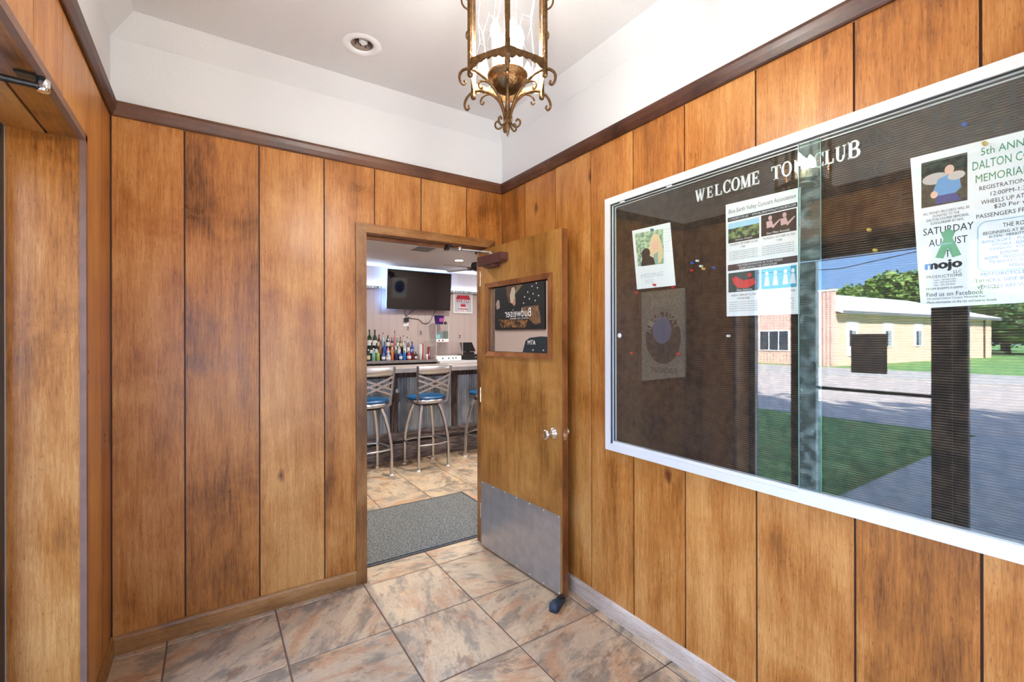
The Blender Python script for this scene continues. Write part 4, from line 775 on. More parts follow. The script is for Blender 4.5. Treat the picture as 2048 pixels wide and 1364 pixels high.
# ---- door stop
ds = thing('door_stop', 'navy rubber foot holding the open wooden door at its lower corner', 'door stop', (-0.17, -0.83, 0))
dv = Vector((-0.75, -0.38, 0)).normalized(); dn = Vector((-dv.y, dv.x, 0)); o0 = Vector((-0.115, -0.795, 0))
mb = MB(); prs = []
for t, wd, zt in ((0, .017, .020), (.045, .020, .030), (.085, .024, .046), (.112, .026, .048), (.126, .022, .040), (.131, .015, .026)):
    c_ = o0+dv*t; prs.append([c_-dn*wd+Vector((0, 0, .001)), c_+dn*wd+Vector((0, 0, .001)), c_+dn*wd*1.0+Vector((0, 0, zt*.7)), c_+dn*wd*.6+Vector((0, 0, zt)), c_-dn*wd*.6+Vector((0, 0, zt)), c_-dn*wd+Vector((0, 0, zt*.7))])
vs = [p for q in prs for p in q]; mb.add(vs, [(i*6+k, i*6+(k+1) % 6, (i+1)*6+(k+1) % 6, (i+1)*6+k) for i in range(5) for k in range(6)] + [tuple(range(5, -1, -1)), tuple(range(30, 36))], True)
mb.build('rubber_foot', M['rubber'], ds)
MB().tube([o0+Vector((0, 0, .03)), o0+dv*.07+Vector((0, 0, .046))], .008, 6).build('lever', M['black'], ds)
MB().lathe([(0, -.004), (.005, -.003), (.006, 0)], (-.118, -.775, .03), 8, 'x').build('screw', M['chrome'], ds)

# ================================================================== BAR ROOM
# ---- floor mat behind the doorway
fm = thing('floor_mat', 'grey woven entrance mat just inside the bar doorway', 'mat', (-0.4, 0.62, 0))
MB().box(-1.02, 0.24, 0.16, 1.09, 0.0005, 0.005).build('border', M['matedge'], fm)
mb = MB(); rows = 46; y0_, y1_ = 0.185, 1.065
for r in range(rows):
    ya, yb = y0_+(y1_-y0_)*r/rows, y0_+(y1_-y0_)*(r+.72)/rows
    mb.box(-0.995, 0.215, ya, yb, 0.004, 0.0095)
mb.box(-0.995, 0.215, y0_, y1_, 0.004, 0.0065).build('pile', M['mat'], fm)
# ---- bar
br = thing('bar_counter', 'bar with corrugated metal panels, grey timber frame and pale top', 'bar', (0.5, 2.7, 0))
A0, A1 = -1.9, 3.2
MB().box(A0, A1, 2.5, 2.55, 0.0, 0.30).build('kick_board', M['barn'], br)
MB().box(A0, A1, 2.485, 2.55, 0.30, 0.335).build('lower_rail', M['barn'], br)
MB().box(A0, A1, 2.485, 2.55, 0.975, 1.045).build('upper_rail', M['barnv'], br)
MB().box(A0, A1, 2.55, 2.75, 0, 1.055).build('carcass', M['black'], br)
st = [-1.52, -0.74, 0.04, 0.82, 1.60, 2.38, 3.13]
for x in st: MB().box(x, x+.07, 2.485, 2.55, 0.335, 0.975).build('stile', M['barnv'], br)
for a, b in zip(st[:-1], st[1:]):
    mb = MB(); n = 160; xa, xb = a+.07, b; vs = []
    for i in range(n+1):
        x = xa+(xb-xa)*i/n; y = 2.522+0.007*math.sin(2*PI*x/0.036); vs += [(x, y, .335), (x, y, .975)]
    mb.add(vs, [(2*i, 2*i+2, 2*i+3, 2*i+1) for i in range(n)], True).build('corrugated_panel', M['galv'], br)
MB().box(A0, A1, 2.20, 2.95, 1.058, 1.100).build('bar_top', M['counter'], br)
MB().box(A0, A1, 2.192, 2.20, 1.056, 1.102).build('top_edge', M['steel'], br)
MB().tube([(A0, 2.39, 0.243), (A1, 2.39, 0.243)], .016, 8).build('foot_rail', M['black'], br)
for x in (-1.2, -0.2, 0.78, 1.7, 2.6): MB().tube([(x, 2.39, .243), (x, 2.47, .22), (x, 2.5, .2)], .010, 6).build('rail_bracket', M['black'], br)
wl_ = thing('bar_socket_box', 'small dark outlet box with plug on the bar front between the stools', 'outlet', (0.09, 2.47, 0.70))
MB().box(0.06, 0.13, 2.46, 2.485, 0.70, 0.80).build('box', M['barnv'], wl_); MB().lathe([(.0, .80), (.014, .81), (.016, .83), (.008, .85), (0, .852)], (0.095, 2.465, 0), 10).build('plug', M['white'], wl_)
# ---- bar stools
seatm = plain('blue_vinyl', srgb(28, 78, 118), 0.35)
def make_stool():
    s = thing('bar_stool', None, 'bar stool', (0, 0, 0), 0, 'bar stools along the bar', local=True)
    MB().lathe([(0.0, .763), (.20, .763), (.213, .768), (.218, .778), (.210, .792), (.18, .802), (.10, .808), (0, .809)], (0, 0, 0), 28).build('seat_cushion', seatm, s)
    MB().lathe([(.205, .725), (.216, .727), (.216, .765), (.19, .767)], (0, 0, 0), 28).build('seat_ring', M['stoolmetal'], s)
    MB().box(-.11, .11, -.11, .11, .690, .712).lathe([(.06, .70), (.06, .728)], (0, 0, 0), 12).build('swivel_plate', M['black'], s)
    for sx in (-1, 1):
        for sy in (-1, 1):
            l = MB().tube([(sx*.105, sy*.105, .70), (sx*.130, sy*.130, .62), (sx*.158, sy*.160, .48), (sx*.176, sy*.180, .34), (sx*.180, sy*.186, .22), (sx*.180, sy*.188, .012)], .0175, 4, False).build('leg', M['stoolmetal'], s)
            MB().lathe([(.021, 0), (.021, .012), (.017, .016)], (sx*.180, sy*.188, 0), 8).build('foot', M['white'], l)
    def bow(ax, sg):
        pts = []
        for i in range(9):
            u = -1+i/4; o = .178+.035*(1-u*u); pts.append((u*.176, sg*o, .275) if ax == 'x' else (sg*o, u*.18, .275))
        return pts
    for ax, sg in (('x', -1), ('x', 1), ('y', -1), ('y', 1)): MB().tube(bow(ax, sg), .010, 7).build('foot_rest', M['stoolmetal'], s)
    for sx in (-1, 1): MB().tube([(sx*.150, -.150, .722), (sx*.176, -.172, .745), (sx*.186, -.185, .86), (sx*.194, -.200, 1.0), (sx*.200, -.222, 1.142)], .0165, 4, False).build('back_post', M['stoolmetal'], s)
    n = 10; vs = []
    for i in range(n+1):
        u = -1+2*i/n; y = -.222-.030*(1-u*u)
        for z_, dy in ((1.05, .010), (1.138, -.004)): vs += [(u*.193, y+dy, z_), (u*.193, y+dy+.008, z_)]
    fs = []
    for i in range(n):
        a, b = 4*i, 4*i+4; fs += [(a, b, b+2, a+2), (a+1, a+3, b+3, b+1), (a+2, b+2, b+3, a+3), (a, a+1, b+1, b)]
    MB().add(vs, fs, True).build('top_rail', M['stoolmetal'], s)
    def strap(xa, za, xb, zb):
        pts = []
        for i in range(7):
            u = i/6; x = xa+(xb-xa)*u; z_ = za+(zb-za)*u; pts.append((x, -.190-(z_-.86)*.13-.028*(1-(x/.19)**2), z_))
        return MB().tube(pts, .0135, 4, False, flat=.35).build('lattice_strap', M['stoolmetal'], s)
    for dz in (0, .055):
        strap(-.188, .985+dz, .188, .875+dz-.03); strap(.188, .985+dz, -.188, .875+dz-.03)
    return s
s0 = make_stool()
for i, (x, y, rz, lb) in enumerate(((-0.335, 2.14, 0.10, 'steel bar stool with blue seat, nearest the left doorway jamb'), (0.322, 2.14, 0.06, 'steel bar stool with blue seat in the middle of the doorway view'), (1.115, 2.14, 0.5, 'steel bar stool with blue seat, half hidden by the open door'))):
    o = s0 if i == 0 else copy_tree(s0); o.location = (x, y, 0); o.rotation_euler.z = rz; o['label'] = lb

# ---- back counter, bottle steps
bcn = thing('back_counter', 'dark back counter with steel edge holding the bottles', 'counter', (1.2, 6.3, 0))
MB().box(-1.0, 2.20, 6.0, 6.595, 0.965, 1.0).build('top', plain('maroon_laminate', srgb(92, 40, 44), .4), bcn)
MB().box(-1.0, 2.20, 5.985, 6.0, 0.957, 1.012).build('front_edge', M['steel'], bcn); MB().box(-1.0, 2.20, 6.06, 6.59, 0, 0.965).build('carcass', M['black'], bcn)
wc = thing('side_counter', 'white counter beside the bottles carrying the till', 'counter', (3.0, 6.2, 0))
MB().box(2.20, 4.4, 5.9, 6.595, 0.94, 0.972).build('top', M['white'], wc); MB().box(2.20, 4.4, 5.89, 5.9, 0.90, 0.974).build('front_edge', M['alu'], wc); MB().box(2.20, 4.4, 5.96, 6.59, 0, .94).build('carcass', M['barwall'], wc)
bs = thing('bottle_steps', 'black stepped riser behind the front row of bottles', 'shelf', (1.3, 6.4, 1.0))
MB().box(0.6, 1.86, 6.24, 6.37, 1.0, 1.118).build('lower_step', M['black'], bs); MB().box(0.6, 1.80, 6.37, 6.56, 1.0, 1.248).build('upper_step', M['black'], bs)
rm = plain('bar_runner', srgb(150, 40, 44), .6); o = MB().box(1.78, 2.17, 6.05, 6.30, 1.0, 1.006).build('bar_mat', rm); tag(o, 'red rubber bar mat at the end of the bottle row', 'mat')
gm = {}
def gcol(nm, c, rough=.08):
    if nm not in gm: gm[nm] = plain('bottle_'+nm, c, rough, spec=.6, coat=.6)
    return gm[nm]
G_ = dict(dgreen=gcol('dgreen', srgb(18, 58, 34)), amber=gcol('amber', srgb(104, 44, 28)), pale=gcol('pale', srgb(176, 192, 206)), teal=gcol('teal', srgb(24, 62, 70)), purple=gcol('purple', srgb(84, 38, 84)), pink=gcol('pink', srgb(196, 130, 140)),
    lgreen=gcol('lgreen', srgb(120, 160, 130)), brown=gcol('brown', srgb(134, 92, 70)), clear=gcol('clear', srgb(190, 190, 188)), blue=gcol('blue', srgb(52, 84, 160)), dblue=gcol('dblue', srgb(24, 34, 86)), bright=gcol('bright', srgb(28, 110, 190)),
    aqua=gcol('aqua', srgb(120, 176, 168)), lime=gcol('lime', srgb(160, 180, 90)), orange=gcol('orange', srgb(206, 110, 60)), red=gcol('red', srgb(166, 32, 44)), dred=gcol('dred', srgb(98, 18, 34)), black=gcol('black', srgb(22, 20, 26)), ivory=gcol('ivory', srgb(214, 206, 196)))
capc = [plain('cap_dark', srgb(20, 18, 20), .4), plain('cap_red', srgb(170, 30, 40), .4), plain('cap_white', srgb(226, 226, 222), .4), plain('cap_silver', srgb(170, 172, 176), .3, .8)]
labc = [plain('label_white', srgb(232, 230, 224), .6), plain('label_blue', srgb(150, 170, 214), .6), plain('label_cream', srgb(214, 196, 160), .6), plain('label_red', srgb(180, 60, 60), .6)]
CN = dict(dgreen='dark green', amber='amber', pale='pale blue', teal='dark teal', purple='purple', pink='pink', lgreen='pale green', brown='brownish', clear='clear', blue='blue', dblue='navy blue', bright='bright blue', aqua='aqua', lime='yellow-green', orange='orange', red='red', dred='dark red', black='black', ivory='ivory')
ORD = ['first', 'second', 'third', 'fourth', 'fifth', 'sixth', 'seventh', 'eighth', 'ninth', 'tenth', 'eleventh', 'twelfth']
def bottle(x, y, z0_, z1_, wd, cn, cap, lab, row, idx):
    H, r = z1_-z0_, wd*.46
    o = thing('liquor_bottle', '%s bottle, %s from the left in the %s row behind the bar' % (CN[cn], ORD[idx], row), 'bottle', (x, y, z0_), 0, 'liquor bottles on the back counter', local=True)
    k = random.random()*.1
    MB().lathe([(r*.92, 0), (r, .006), (r, H*(.50+k)), (r*.9, H*(.56+k)), (r*.42, H*(.68+k)), (r*.34, H*(.72+k)), (r*.32, H*.92)], (0, 0, 0), 14).build('glass_body', G_[cn], o)
    MB().lathe([(r*.38, H*.90), (r*.38, H*.985), (r*.2, H)], (0, 0, 0), 10).build('cap', capc[cap], o)
    if lab is not None: MB().lathe([(r*1.02, H*.14), (r*1.02, H*(.40+k))], (0, 0, 0), 14, cap=False).build('label', labc[lab], o)
top = [(0.937, 1.62, .094, 'dgreen', 0, 0), (1.045, 1.62, .094, 'dgreen', 0, 0), (1.126, 1.519, .071, 'amber', 0, 2), (1.215, 1.561, .061, 'pale', 1, None), (1.310, 1.507, .085, 'teal', 0, 0), (1.392, 1.47, .062, 'purple', 1, 2), (1.455, 1.60, .056, 'pink', 0, None), (1.515, 1.483, .056, 'lgreen', 2, 0), (1.577, 1.477, .060, 'brown', 0, 2), (1.642, 1.508, .057, 'clear', 1, 0), (1.723, 1.477, .064, 'clear', 0, 1)]
for i, (x, z1_, wd, cn, cp, lb) in enumerate(top): bottle(x, 6.46, 1.249, z1_, wd, cn, cp, lb, 'top', i)
mid = [(0.93, 1.36, .07, 'black', 0, 0), (1.029, 1.378, .071, 'black', 2, 0), (1.105, 1.385, .07, 'brown', 0, None), (1.187, 1.377, .08, 'blue', 0, None), (1.262, 1.294, .065, 'pink', 1, 0), (1.345, 1.315, .070, 'orange', 1, 2), (1.422, 1.328, .055, 'clear', 0, None), (1.492, 1.310, .070, 'clear', 0, 0), (1.609, 1.386, .069, 'clear', 0, 0), (1.688, 1.398, .064, 'brown', 2, 0), (1.770, 1.373, .085, 'blue', 0, 1)]
for i, (x, z1_, wd, cn, cp, lb) in enumerate(mid): bottle(x, 6.305, 1.119, z1_, wd, cn, cp, lb, 'middle', i)
fro = [(0.833, 1.23, .08, 'dgreen', 2, 2), (0.935, 1.253, .08, 'aqua', 2, None), (1.021, 1.240, .078, 'lime', 0, None), (1.128, 1.204, .080, 'blue', 0, 0), (1.228, 1.180, .100, 'pale', 2, 0), (1.308, 1.26, .058, 'orange', 2, None), (1.387, 1.212, .080, 'dblue', 0, None), (1.478, 1.190, .074, 'blue', 3, 0), (1.556, 1.197, .076, 'bright', 0, None), (1.655, 1.207, .095, 'red', 2, 0), (1.739, 1.194, .063, 'dred', 0, None), (1.800, 1.193, .050, 'black', 2, 0)]
for i, (x, z1_, wd, cn, cp, lb) in enumerate(fro): bottle(x, 6.18, 1.001, z1_, wd, cn, cp, lb, 'front', i)
# cups and glasses
def cups(x, y, z0_, n, wd, hgt, mat, nm, lb):
    o = thing(nm, lb, 'cup', (x, y, z0_), 0, 'cups beside the bottles', local=True)
    for k in range(n):
        z_ = k*hgt*.22; MB().lathe([(wd*.36, z_), (wd*.5, z_+hgt), (wd*.47, z_+hgt), (wd*.33, z_+.004), (0, z_+.004)], (0, 0, 0), 14).build('cup', mat, o)
cups(1.905, 6.18, 1.007, 5, .072, .17, G_['clear'], 'glass_stack', 'stack of clear glasses at the right end of the bottles')
cups(1.965, 6.26, 1.007, 10, .07, .11, G_['red'], 'cup_stack', 'tall stack of red plastic cups, the left one of two')
cups(2.085, 6.17, 1.007, 7, .066, .11, G_['dred'], 'cup_stack', 'stack of red plastic cups nearest the clear display case')
cups(2.025, 6.13, 1.007, 2, .05, .09, G_['ivory'], 'cup_stack', 'short stack of white cups between the red cup stacks')
# ---- acrylic display case
acr = glass('acrylic', 0.07, (0.985, 0.987, 0.987, 1)); ac = thing('acrylic_case', 'clear two-tier acrylic display case with white drawers', 'display case', (2.5, 6.15, 0.975))
def panel(x0, x1, y0_, y1_, z0_, z1_, m=acr, nm='panel', par=ac): return MB().box(x0, x1, y0_, y1_, z0_, z1_).build(nm, m, par)
for x0, x1, z0_, z1_ in ((2.215, 2.50, 1.365, 1.73), (2.215, 2.84, 1.08, 1.36)):
    panel(x0, x1, 6.10, 6.104, z0_, z1_); panel(x0, x0+.004, 6.104, 6.4, z0_, z1_); panel(x1-.004, x1, 6.104, 6.4, z0_, z1_); panel(x0, x1, 6.10, 6.4, z1_, z1_+.005)
    for xx in (x0, x1-.006): panel(xx, xx+.006, 6.094, 6.10, z0_, z1_, M['alu'], 'corner_strip')
panel(2.215, 2.50, 6.09, 6.4, 1.365, 1.43, M['white'], 'drawer'); panel(2.215, 2.80, 6.09, 6.4, 0.976, 1.07, M['white'], 'drawer')
for x, z_ in ((2.28, 1.397), (2.36, 1.397), (2.36, 1.02), (2.50, 1.02), (2.60, 1.02), (2.67, 1.02)): panel(x-.012, x+.012, 6.084, 6.09, z_-.014, z_+.014, M['black'], 'drawer_mark')
panel(2.23, 2.32, 6.12, 6.125, 1.44, 1.52, plain('blue_card', srgb(140, 206, 224), .5), 'card'); panel(2.33, 2.48, 6.3, 6.305, 1.45, 1.58, plain('grey_card', srgb(120, 140, 140), .5), 'card')
bkm = plain('purple_tin', srgb(74, 44, 130), .35); bk = thing('bucket', 'small purple tin bucket on top of the clear display case', 'bucket', (2.37, 6.28, 1.737))
MB().lathe([(.085, 1.738), (.112, 1.925), (.118, 1.928), (.106, 1.922), (.08, 1.744), (0, 1.744)], (2.37, 6.28, 0), 20).build('pail', bkm, bk)
MB().box(2.32, 2.42, 6.158, 6.172, 1.79, 1.87).build('label', plain('pail_label', srgb(150, 70, 130), .4), bk)
o = MB().lathe([(.0, 1.737), (.045, 1.74), (.05, 1.765), (.035, 1.80), (.0, 1.81)], (2.555, 6.28, 0), 12); o = MB().lathe([(.0, 1.737), (.03, 1.74), (.035, 1.765), (.025, 1.795), (.0, 1.80)], (2.46, 6.16, 0), 12).build('dark_trinket', plain('dark_bronze', srgb(60, 40, 40), .4)); tag(o, 'small dark rounded trinket next to the purple bucket', 'trinket')
gs = thing('green_card', 'grey-green card standing beside the clear display case', 'card', (2.6, 6.4, .98)); MB().box(2.53, 2.64, 6.42, 6.43, .974, 1.585).build('easel', acr, gs); MB().box(2.53, 2.64, 6.41, 6.42, 1.38, 1.60).build('card', plain('slate_green', srgb(96, 116, 112), .5), gs)
# ---- till
po = thing('till', 'black touchscreen till on a cash drawer', 'till', (3.1, 6.2, .972))
MB().box(2.88, 3.34, 6.0, 6.42, .974, 1.09).build('cash_drawer', M['black'], po); MB().box(3.08, 3.12, 5.995, 6.0, 1.02, 1.04).build('drawer_lock', M['steel'], po)
MB().box(2.95, 3.15, 6.15, 6.35, 1.09, 1.14).box(3.02, 3.08, 6.24, 6.28, 1.14, 1.22).build('stand', M['black'], po)
MB().add([(2.86, 6.16, 1.16), (3.19, 6.16, 1.16), (3.15, 6.26, 1.35), (2.86, 6.26, 1.35), (2.86, 6.19, 1.15), (3.19, 6.19, 1.15), (3.15, 6.29, 1.34), (2.86, 6.29, 1.34)], [(0, 1, 2, 3), (7, 6, 5, 4), (0, 4, 5, 1), (1, 5, 6, 2), (2, 6, 7, 3), (3, 7, 4, 0)]).build('screen', plain('till_screen', (.012, .012, .014, 1), .12), po)
# ---- television
tv = thing('television', 'large black flat television on the bar rear wall', 'television', (1.99, 6.45, 2.05), 0, local=True); tv.rotation_euler.x = math.radians(5)
MB().box(-.708, .708, -.025, .03, 0, .81).build('housing', M['black'], tv)
MB().box(-.700, .700, -.0265, -.025, .012, .802).build('screen', plain('tv_screen', (.006, .006, .008, 1), .05, spec=.8), tv)
MB().box(-.2, .2, .03, .12, .12, .36).build('bracket', M['black'], tv); MB().box(-.69, .69, .031, .04, .78, .80).build('led_strip', M['led'], tv)
MB().box(-.706, -.690, .031, .04, .02, .80).build('led_strip', M['led'], tv)
def cable(pts, lb): o = MB().tube(curve(pts), .006, 5).build('cable', M['black']); tag(o, lb, 'cable')
cable([(1.70, 6.56, 2.06), (1.72, 6.58, 1.98), (1.745, 6.585, 1.90)], 'short black cable hanging from the left of the television to the outlet')
cable([(1.93, 6.56, 2.06), (1.86, 6.58, 2.0), (1.77, 6.585, 1.93), (1.75, 6.585, 1.89)], 'black cable slanting from the television middle to the outlet')
cable([(2.42, 6.56, 2.06), (2.36, 6.58, 1.95), (2.30, 6.585, 1.82), (2.22, 6.585, 1.765), (2.12, 6.585, 1.77), (2.05, 6.585, 1.84), (1.95, 6.585, 1.862), (1.86, 6.585, 1.87), (1.77, 6.585, 1.90)], 'long black cable looping from the television right end to the outlet')
oa = thing('power_adapter', 'black power adapter plugged into the wall below the television', 'adapter', (1.74, 6.57, 1.78)); MB().box(1.70, 1.79, 6.54, 6.597, 1.79, 1.88).build('body', M['black'], oa); MB().box(1.69, 1.80, 6.595, 6.6, 1.70, 1.90).build('cover_plate', M['white'], oa)
for k, (x, z_) in enumerate(((1.79, 1.655), (2.08, 1.565), (3.02, 1.485))):
    o = thing('wall_outlet', ['small outlet plate on the rear wall below the adapter', 'small outlet plate on the rear wall left of the display case', 'small outlet plate on the rear wall above the till'][k], 'outlet', (x, 6.59, z_), group='outlets on the rear wall')
    MB().box(x-.035, x+.035, 6.594, 6.6, z_-.055, z_+.055).build('plate', M['barwall'], o)
    for dz in (-.02, .02): MB().box(x-.014, x+.014, 6.590, 6.594, z_+dz-.012, z_+dz+.012).build('socket', M['black'], o)
# ---- framed poster "WE I.D."
fp = thing('framed_poster', 'small white-framed red lettered poster right of the television', 'poster', (3.1, 6.58, 2.01))
MB().box(2.85, 3.34, 6.575, 6.6, 2.012, 2.475).build('frame', M['white'], fp); pr = MB().box(2.885, 3.305, 6.572, 6.576, 2.045, 2.44).build('print', plain('poster_grey', srgb(196, 198, 204), .5), fp)
mb = MB(); mb.prism([(2.91, 2.33), (3.28, 2.33), (3.24, 2.42), (2.95, 2.42)], 'y', 6.568, 6.571); mb.prism([(3.03, 2.16), (3.16, 2.16), (3.15, 2.22), (3.04, 2.22)], 'y', 6.568, 6.571); put_text(mb, 'WE I.D.', (2.91, 6.567, 2.25), (.36, 0, 0), (0, 0, .09)); put_text(mb, 'UNDER', (2.99, 6.567, 2.10), (.21, 0, 0), (0, 0, .045)); put_text(mb, 'AGE 21', (2.99, 6.567, 2.05), (.21, 0, 0), (0, 0, .04)); mb.build('red_lettering', plain('poster_red', srgb(190, 30, 50), .5), pr)
mb = MB(); mb.prism([(2.96, 2.36), (3.0, 2.36), (2.99, 2.40)], 'y', 6.565, 6.567); put_text(mb, 'please', (3.05, 6.566, 2.225), (.10, 0, 0), (0, 0, .018)); mb.box(2.98, 3.21, 6.5695, 6.5715, 2.10, 2.115).build('dark_lettering', M['ink'], pr)
MB().box(2.99, 3.20, 6.5705, 6.573, 2.045, 2.16).build('white_patch', M['white'], pr)
# ---- LED ledge
ld = thing('led_ledge', 'corrugated metal ledge with blue light strip along the rear wall', 'light ledge', (2.5, 6.5, 2.46))
mb = MB(); n = 300; vs = []
for i in range(n+1):
    x = -1.0+6.1*i/n; y = 6.50+.012*math.sin(2*PI*x/.068); vs += [(x, y, 2.462), (x, y, 2.512+.006*math.sin(2*PI*x/.068))]
mb.add(vs, [(2*i, 2*i+2, 2*i+3, 2*i+1) for i in range(n)], True).build('metal_lip', M['galv'], ld)
MB().box(-1.0, 5.1, 6.51, 6.6, 2.462, 2.47).build('shelf', M['barwall'], ld); MB().box(-1.0, 5.1, 6.545, 6.56, 2.47, 2.482).build('light_strip', plain('led_strip_white_blue', (.4, .6, 1, 1), .4, emit=(.55, .75, 1.0, 1), estr=34), ld)
# ---- ceiling items
vt = thing('ceiling_vent', 'grey slatted air vent in the bar ceiling', 'vent', (1.21, 4.35, BZ))
MB().box(1.02, 1.40, 4.10, 4.14, BZ-.012, BZ).box(1.02, 1.40, 4.56, 4.60, BZ-.012, BZ).box(1.02, 1.05, 4.14, 4.56, BZ-.012, BZ).box(1.37, 1.40, 4.14, 4.56, BZ-.012, BZ).build('frame', M['barceil'], vt)
vg = plain('vent_grey', (.30, .30, .29, 1), .5); MB().box(1.05, 1.37, 4.14, 4.56, BZ-.002, BZ).build('backing', plain('vent_dark', (.10, .10, .10, 1), .7), vt)
for k in range(9): MB().box(1.05, 1.37, 4.15+k*.046, 4.178+k*.046, BZ-.010, BZ-.004).build('slat', vg, vt)
for k, (x, y, lb) in enumerate(((2.217, 5.044, 'lit round downlight in the bar ceiling above the television side'), (-0.9, 1.2, 'lit downlight in the bar ceiling near the left wall'), (0.9, 1.0, 'lit downlight in the bar ceiling near the doorway'), (-0.6, 4.6, 'lit downlight in the bar ceiling over the left counter end'), (3.6, 1.2, 'lit downlight in the bar ceiling beyond the open door'), (3.9, 4.2, 'lit downlight in the bar ceiling at the far right'), (0.45, 2.0, 'lit downlight in the bar ceiling over the stools'))):
    o = thing('downlight', lb, 'ceiling light', (x, y, BZ), group='downlights in the bar ceiling', local=True)
    MB().lathe([(.095, 0), (.09, -.008), (.07, -.006)], (0, 0, 0), 24, cap=False).build('trim', M['white'], o); MB().lathe([(.07, -.005), (.0, -.005)], (0, 0, 0), 24, cap=False).build('lens', M['lamp'], o)
fn = thing('ceiling_fan', 'dark ceiling fan with thin blades, partly behind the open door', 'fan', (2.08, 4.06, 2.5))
MB().lathe([(.012, BZ), (.012, 2.74)], (2.08, 4.06, 0), 10).lathe([(.06, BZ), (.05, BZ-.05), (.012, BZ-.06)], (2.08, 4.06, 0), 16).build('downrod', M['black'], fn)
MB().lathe([(.03, 2.74), (.11, 2.72), (.13, 2.69), (.13, 2.62), (.10, 2.60), (.05, 2.58), (0, 2.58)], (2.08, 4.06, 0), 20).build('motor', M['black'], fn)
bl = plain('fan_blade', (.46, .46, .45, 1), .4)
for k in range(5):
    a = math.radians(185+72*k); dx, dy = math.cos(a), math.sin(a); nx, ny = -dy, dx
    vs = [(2.08+dx*r+nx*w_, 4.06+dy*r+ny*w_, 2.625+zz+w_*.15) for zz in (0, .008) for r, w_ in ((.16, -.03), (.68, -.045), (.68, .045), (.16, .03))]
    MB().add(vs, [(3, 2, 1, 0), (4, 5, 6, 7), (0, 1, 5, 4), (1, 2, 6, 5), (2, 3, 7, 6), (3, 0, 4, 7)]).build('blade', bl, fn)
    MB().tube([(2.08+dx*.10, 4.06+dy*.10, 2.615), (2.08+dx*.22, 4.06+dy*.22, 2.622)], .012, 6).build('blade_iron', M['black'], fn)
# ---- canvas picture and cash machine on the left wall of the bar (seen in the door's glass)
XA = BX0+.04
cp = thing('canvas_picture', 'dark canvas beer picture with a horse and stars, reflected in the door glass', 'picture', (XA, 2.04, 1.56))
MB().box(BX0, XA, 1.54, 2.54, 1.56, 2.18).build('canvas', two('dark_canvas', srgb(8, 10, 14), srgb(24, 24, 28), 4, .5), cp)
def pa(pts, c, nm, e=.0006): mb = MB(); mb.add([(XA+e, 1.54+u, 1.56+v) for u, v in pts], [tuple(range(len(pts)))]); return mb.build(nm, c, cp)
# u runs to the right as the picture is seen from the bar (towards +y); v up
pa([(.70, .62), (.73, .48), (.68, .36), (.58, .33), (.55, .42), (.56, .50), (.50, .62)][::-1], plain('horse_bay', srgb(92, 60, 44), .5), 'horse_head_print')
pa([(.62, .56), (.66, .46), (.64, .36), (.60, .35), (.56, .42), (.54, .52), (.57, .57)][::-1], plain('blaze', srgb(196, 184, 160), .5), 'blaze_print', .0009)
pa([(.92, .42), (.96, .36), (.94, .28), (.87, .30), (.88, .40)][::-1], plain('far_horse', srgb(170, 150, 140), .5), 'far_horse_print')
pa([(.10, .30), (.42, .29), (.40, .20), (.16, .05), (.05, .08)][::-1], two('gold_streak', srgb(50, 34, 24), srgb(150, 112, 74), 14, .5, stretch=(1, 6, 1)), 'harness_print')
pa([(.30, .12), (.90, .14), (.84, .03), (.35, .02)][::-1], two('gold_blur', srgb(30, 20, 14), srgb(150, 104, 56), 18, .5), 'gold_blur_print', .0004)
pa([(.52, .60), (.50, .62), (.34, .62), (.38, .60), (.54, .47)][::-1], plain('rein', srgb(120, 98, 72), .5), 'rein_print', .0008)
pa([(.70, .46), (.74, .62), (.71, .62), (.67, .47)][::-1], plain('rein2', srgb(110, 88, 64), .5), 'rein_print', .0011)
pa([(.545, .44), (.54, .34), (.57, .31), (.60, .34), (.58, .40)][::-1], plain('muzzle', srgb(190, 140, 120), .5), 'muzzle_print', .0012)
mb = MB()
for u, v in ((.12, .52), (.22, .55), (.10, .42), (.20, .45), (.30, .48), (.16, .36), (.27, .39), (.36, .42), (.38, .34), (.14, .58)):
    mb.add([(XA+.001, 1.54+u+(.014 if k % 2 else .006)*math.cos(k*PI/5), 1.56+v+(.014 if k % 2 else .006)*math.sin(k*PI/5)) for k in range(10)], [tuple(range(10))])
mb.build('stars_print', M['paper'], cp)
mb = MB(); put_text(mb, 'Budweiser', (XA+.0014, 1.54+.24, 1.56+.165), (0, .52, 0), (0, 0, .11)); put_text(mb, 'KING OF BEERS', (XA+.0014, 1.54+.30, 1.56+.135), (0, .36, 0), (0, 0, .018)); mb.build('lettering', M['paper'], cp)
at = thing('cash_machine', 'dark free-standing cash machine by the left wall, reflected in the door glass', 'cash machine', (-2.05, 1.25, 0))
dk = plain('atm_dark', srgb(34, 44, 52), .35); MB().box(-2.29, -1.9, 0.99, 1.53, 0, 1.0).build('cabinet', dk, at)
MB().prism([(0.86, 1.0), (1.55, 1.0), (1.55, 1.16), (1.45, 1.41), (1.38, 1.445), (1.20, 1.46), (1.03, 1.445), (0.96, 1.41), (0.86, 1.16)], 'x', -2.25, -1.86).build('head', dk, at)
MB().box(-1.86, -1.855, 1.04, 1.40, 1.08, 1.25).build('screen', plain('atm_screen', srgb(104, 112, 122), .2), at)
mb = MB(); put_text(mb, 'ATM', (-1.858, 1.28, 1.365), (0, .13, 0), (0, 0, .05)); mb.build('lettering', M['paper'], at)
for y in (1.15, 1.32): MB().lathe([(.012, -1.859), (.012, -1.853), (0, -1.852)], (0, y, 1.30), 10, 'x').build('speaker_dot', M['steel'], at)
MB().box(-1.9, -1.80, 1.06, 1.39, 0.96, 1.0).build('keypad_shelf', M['black'], at)
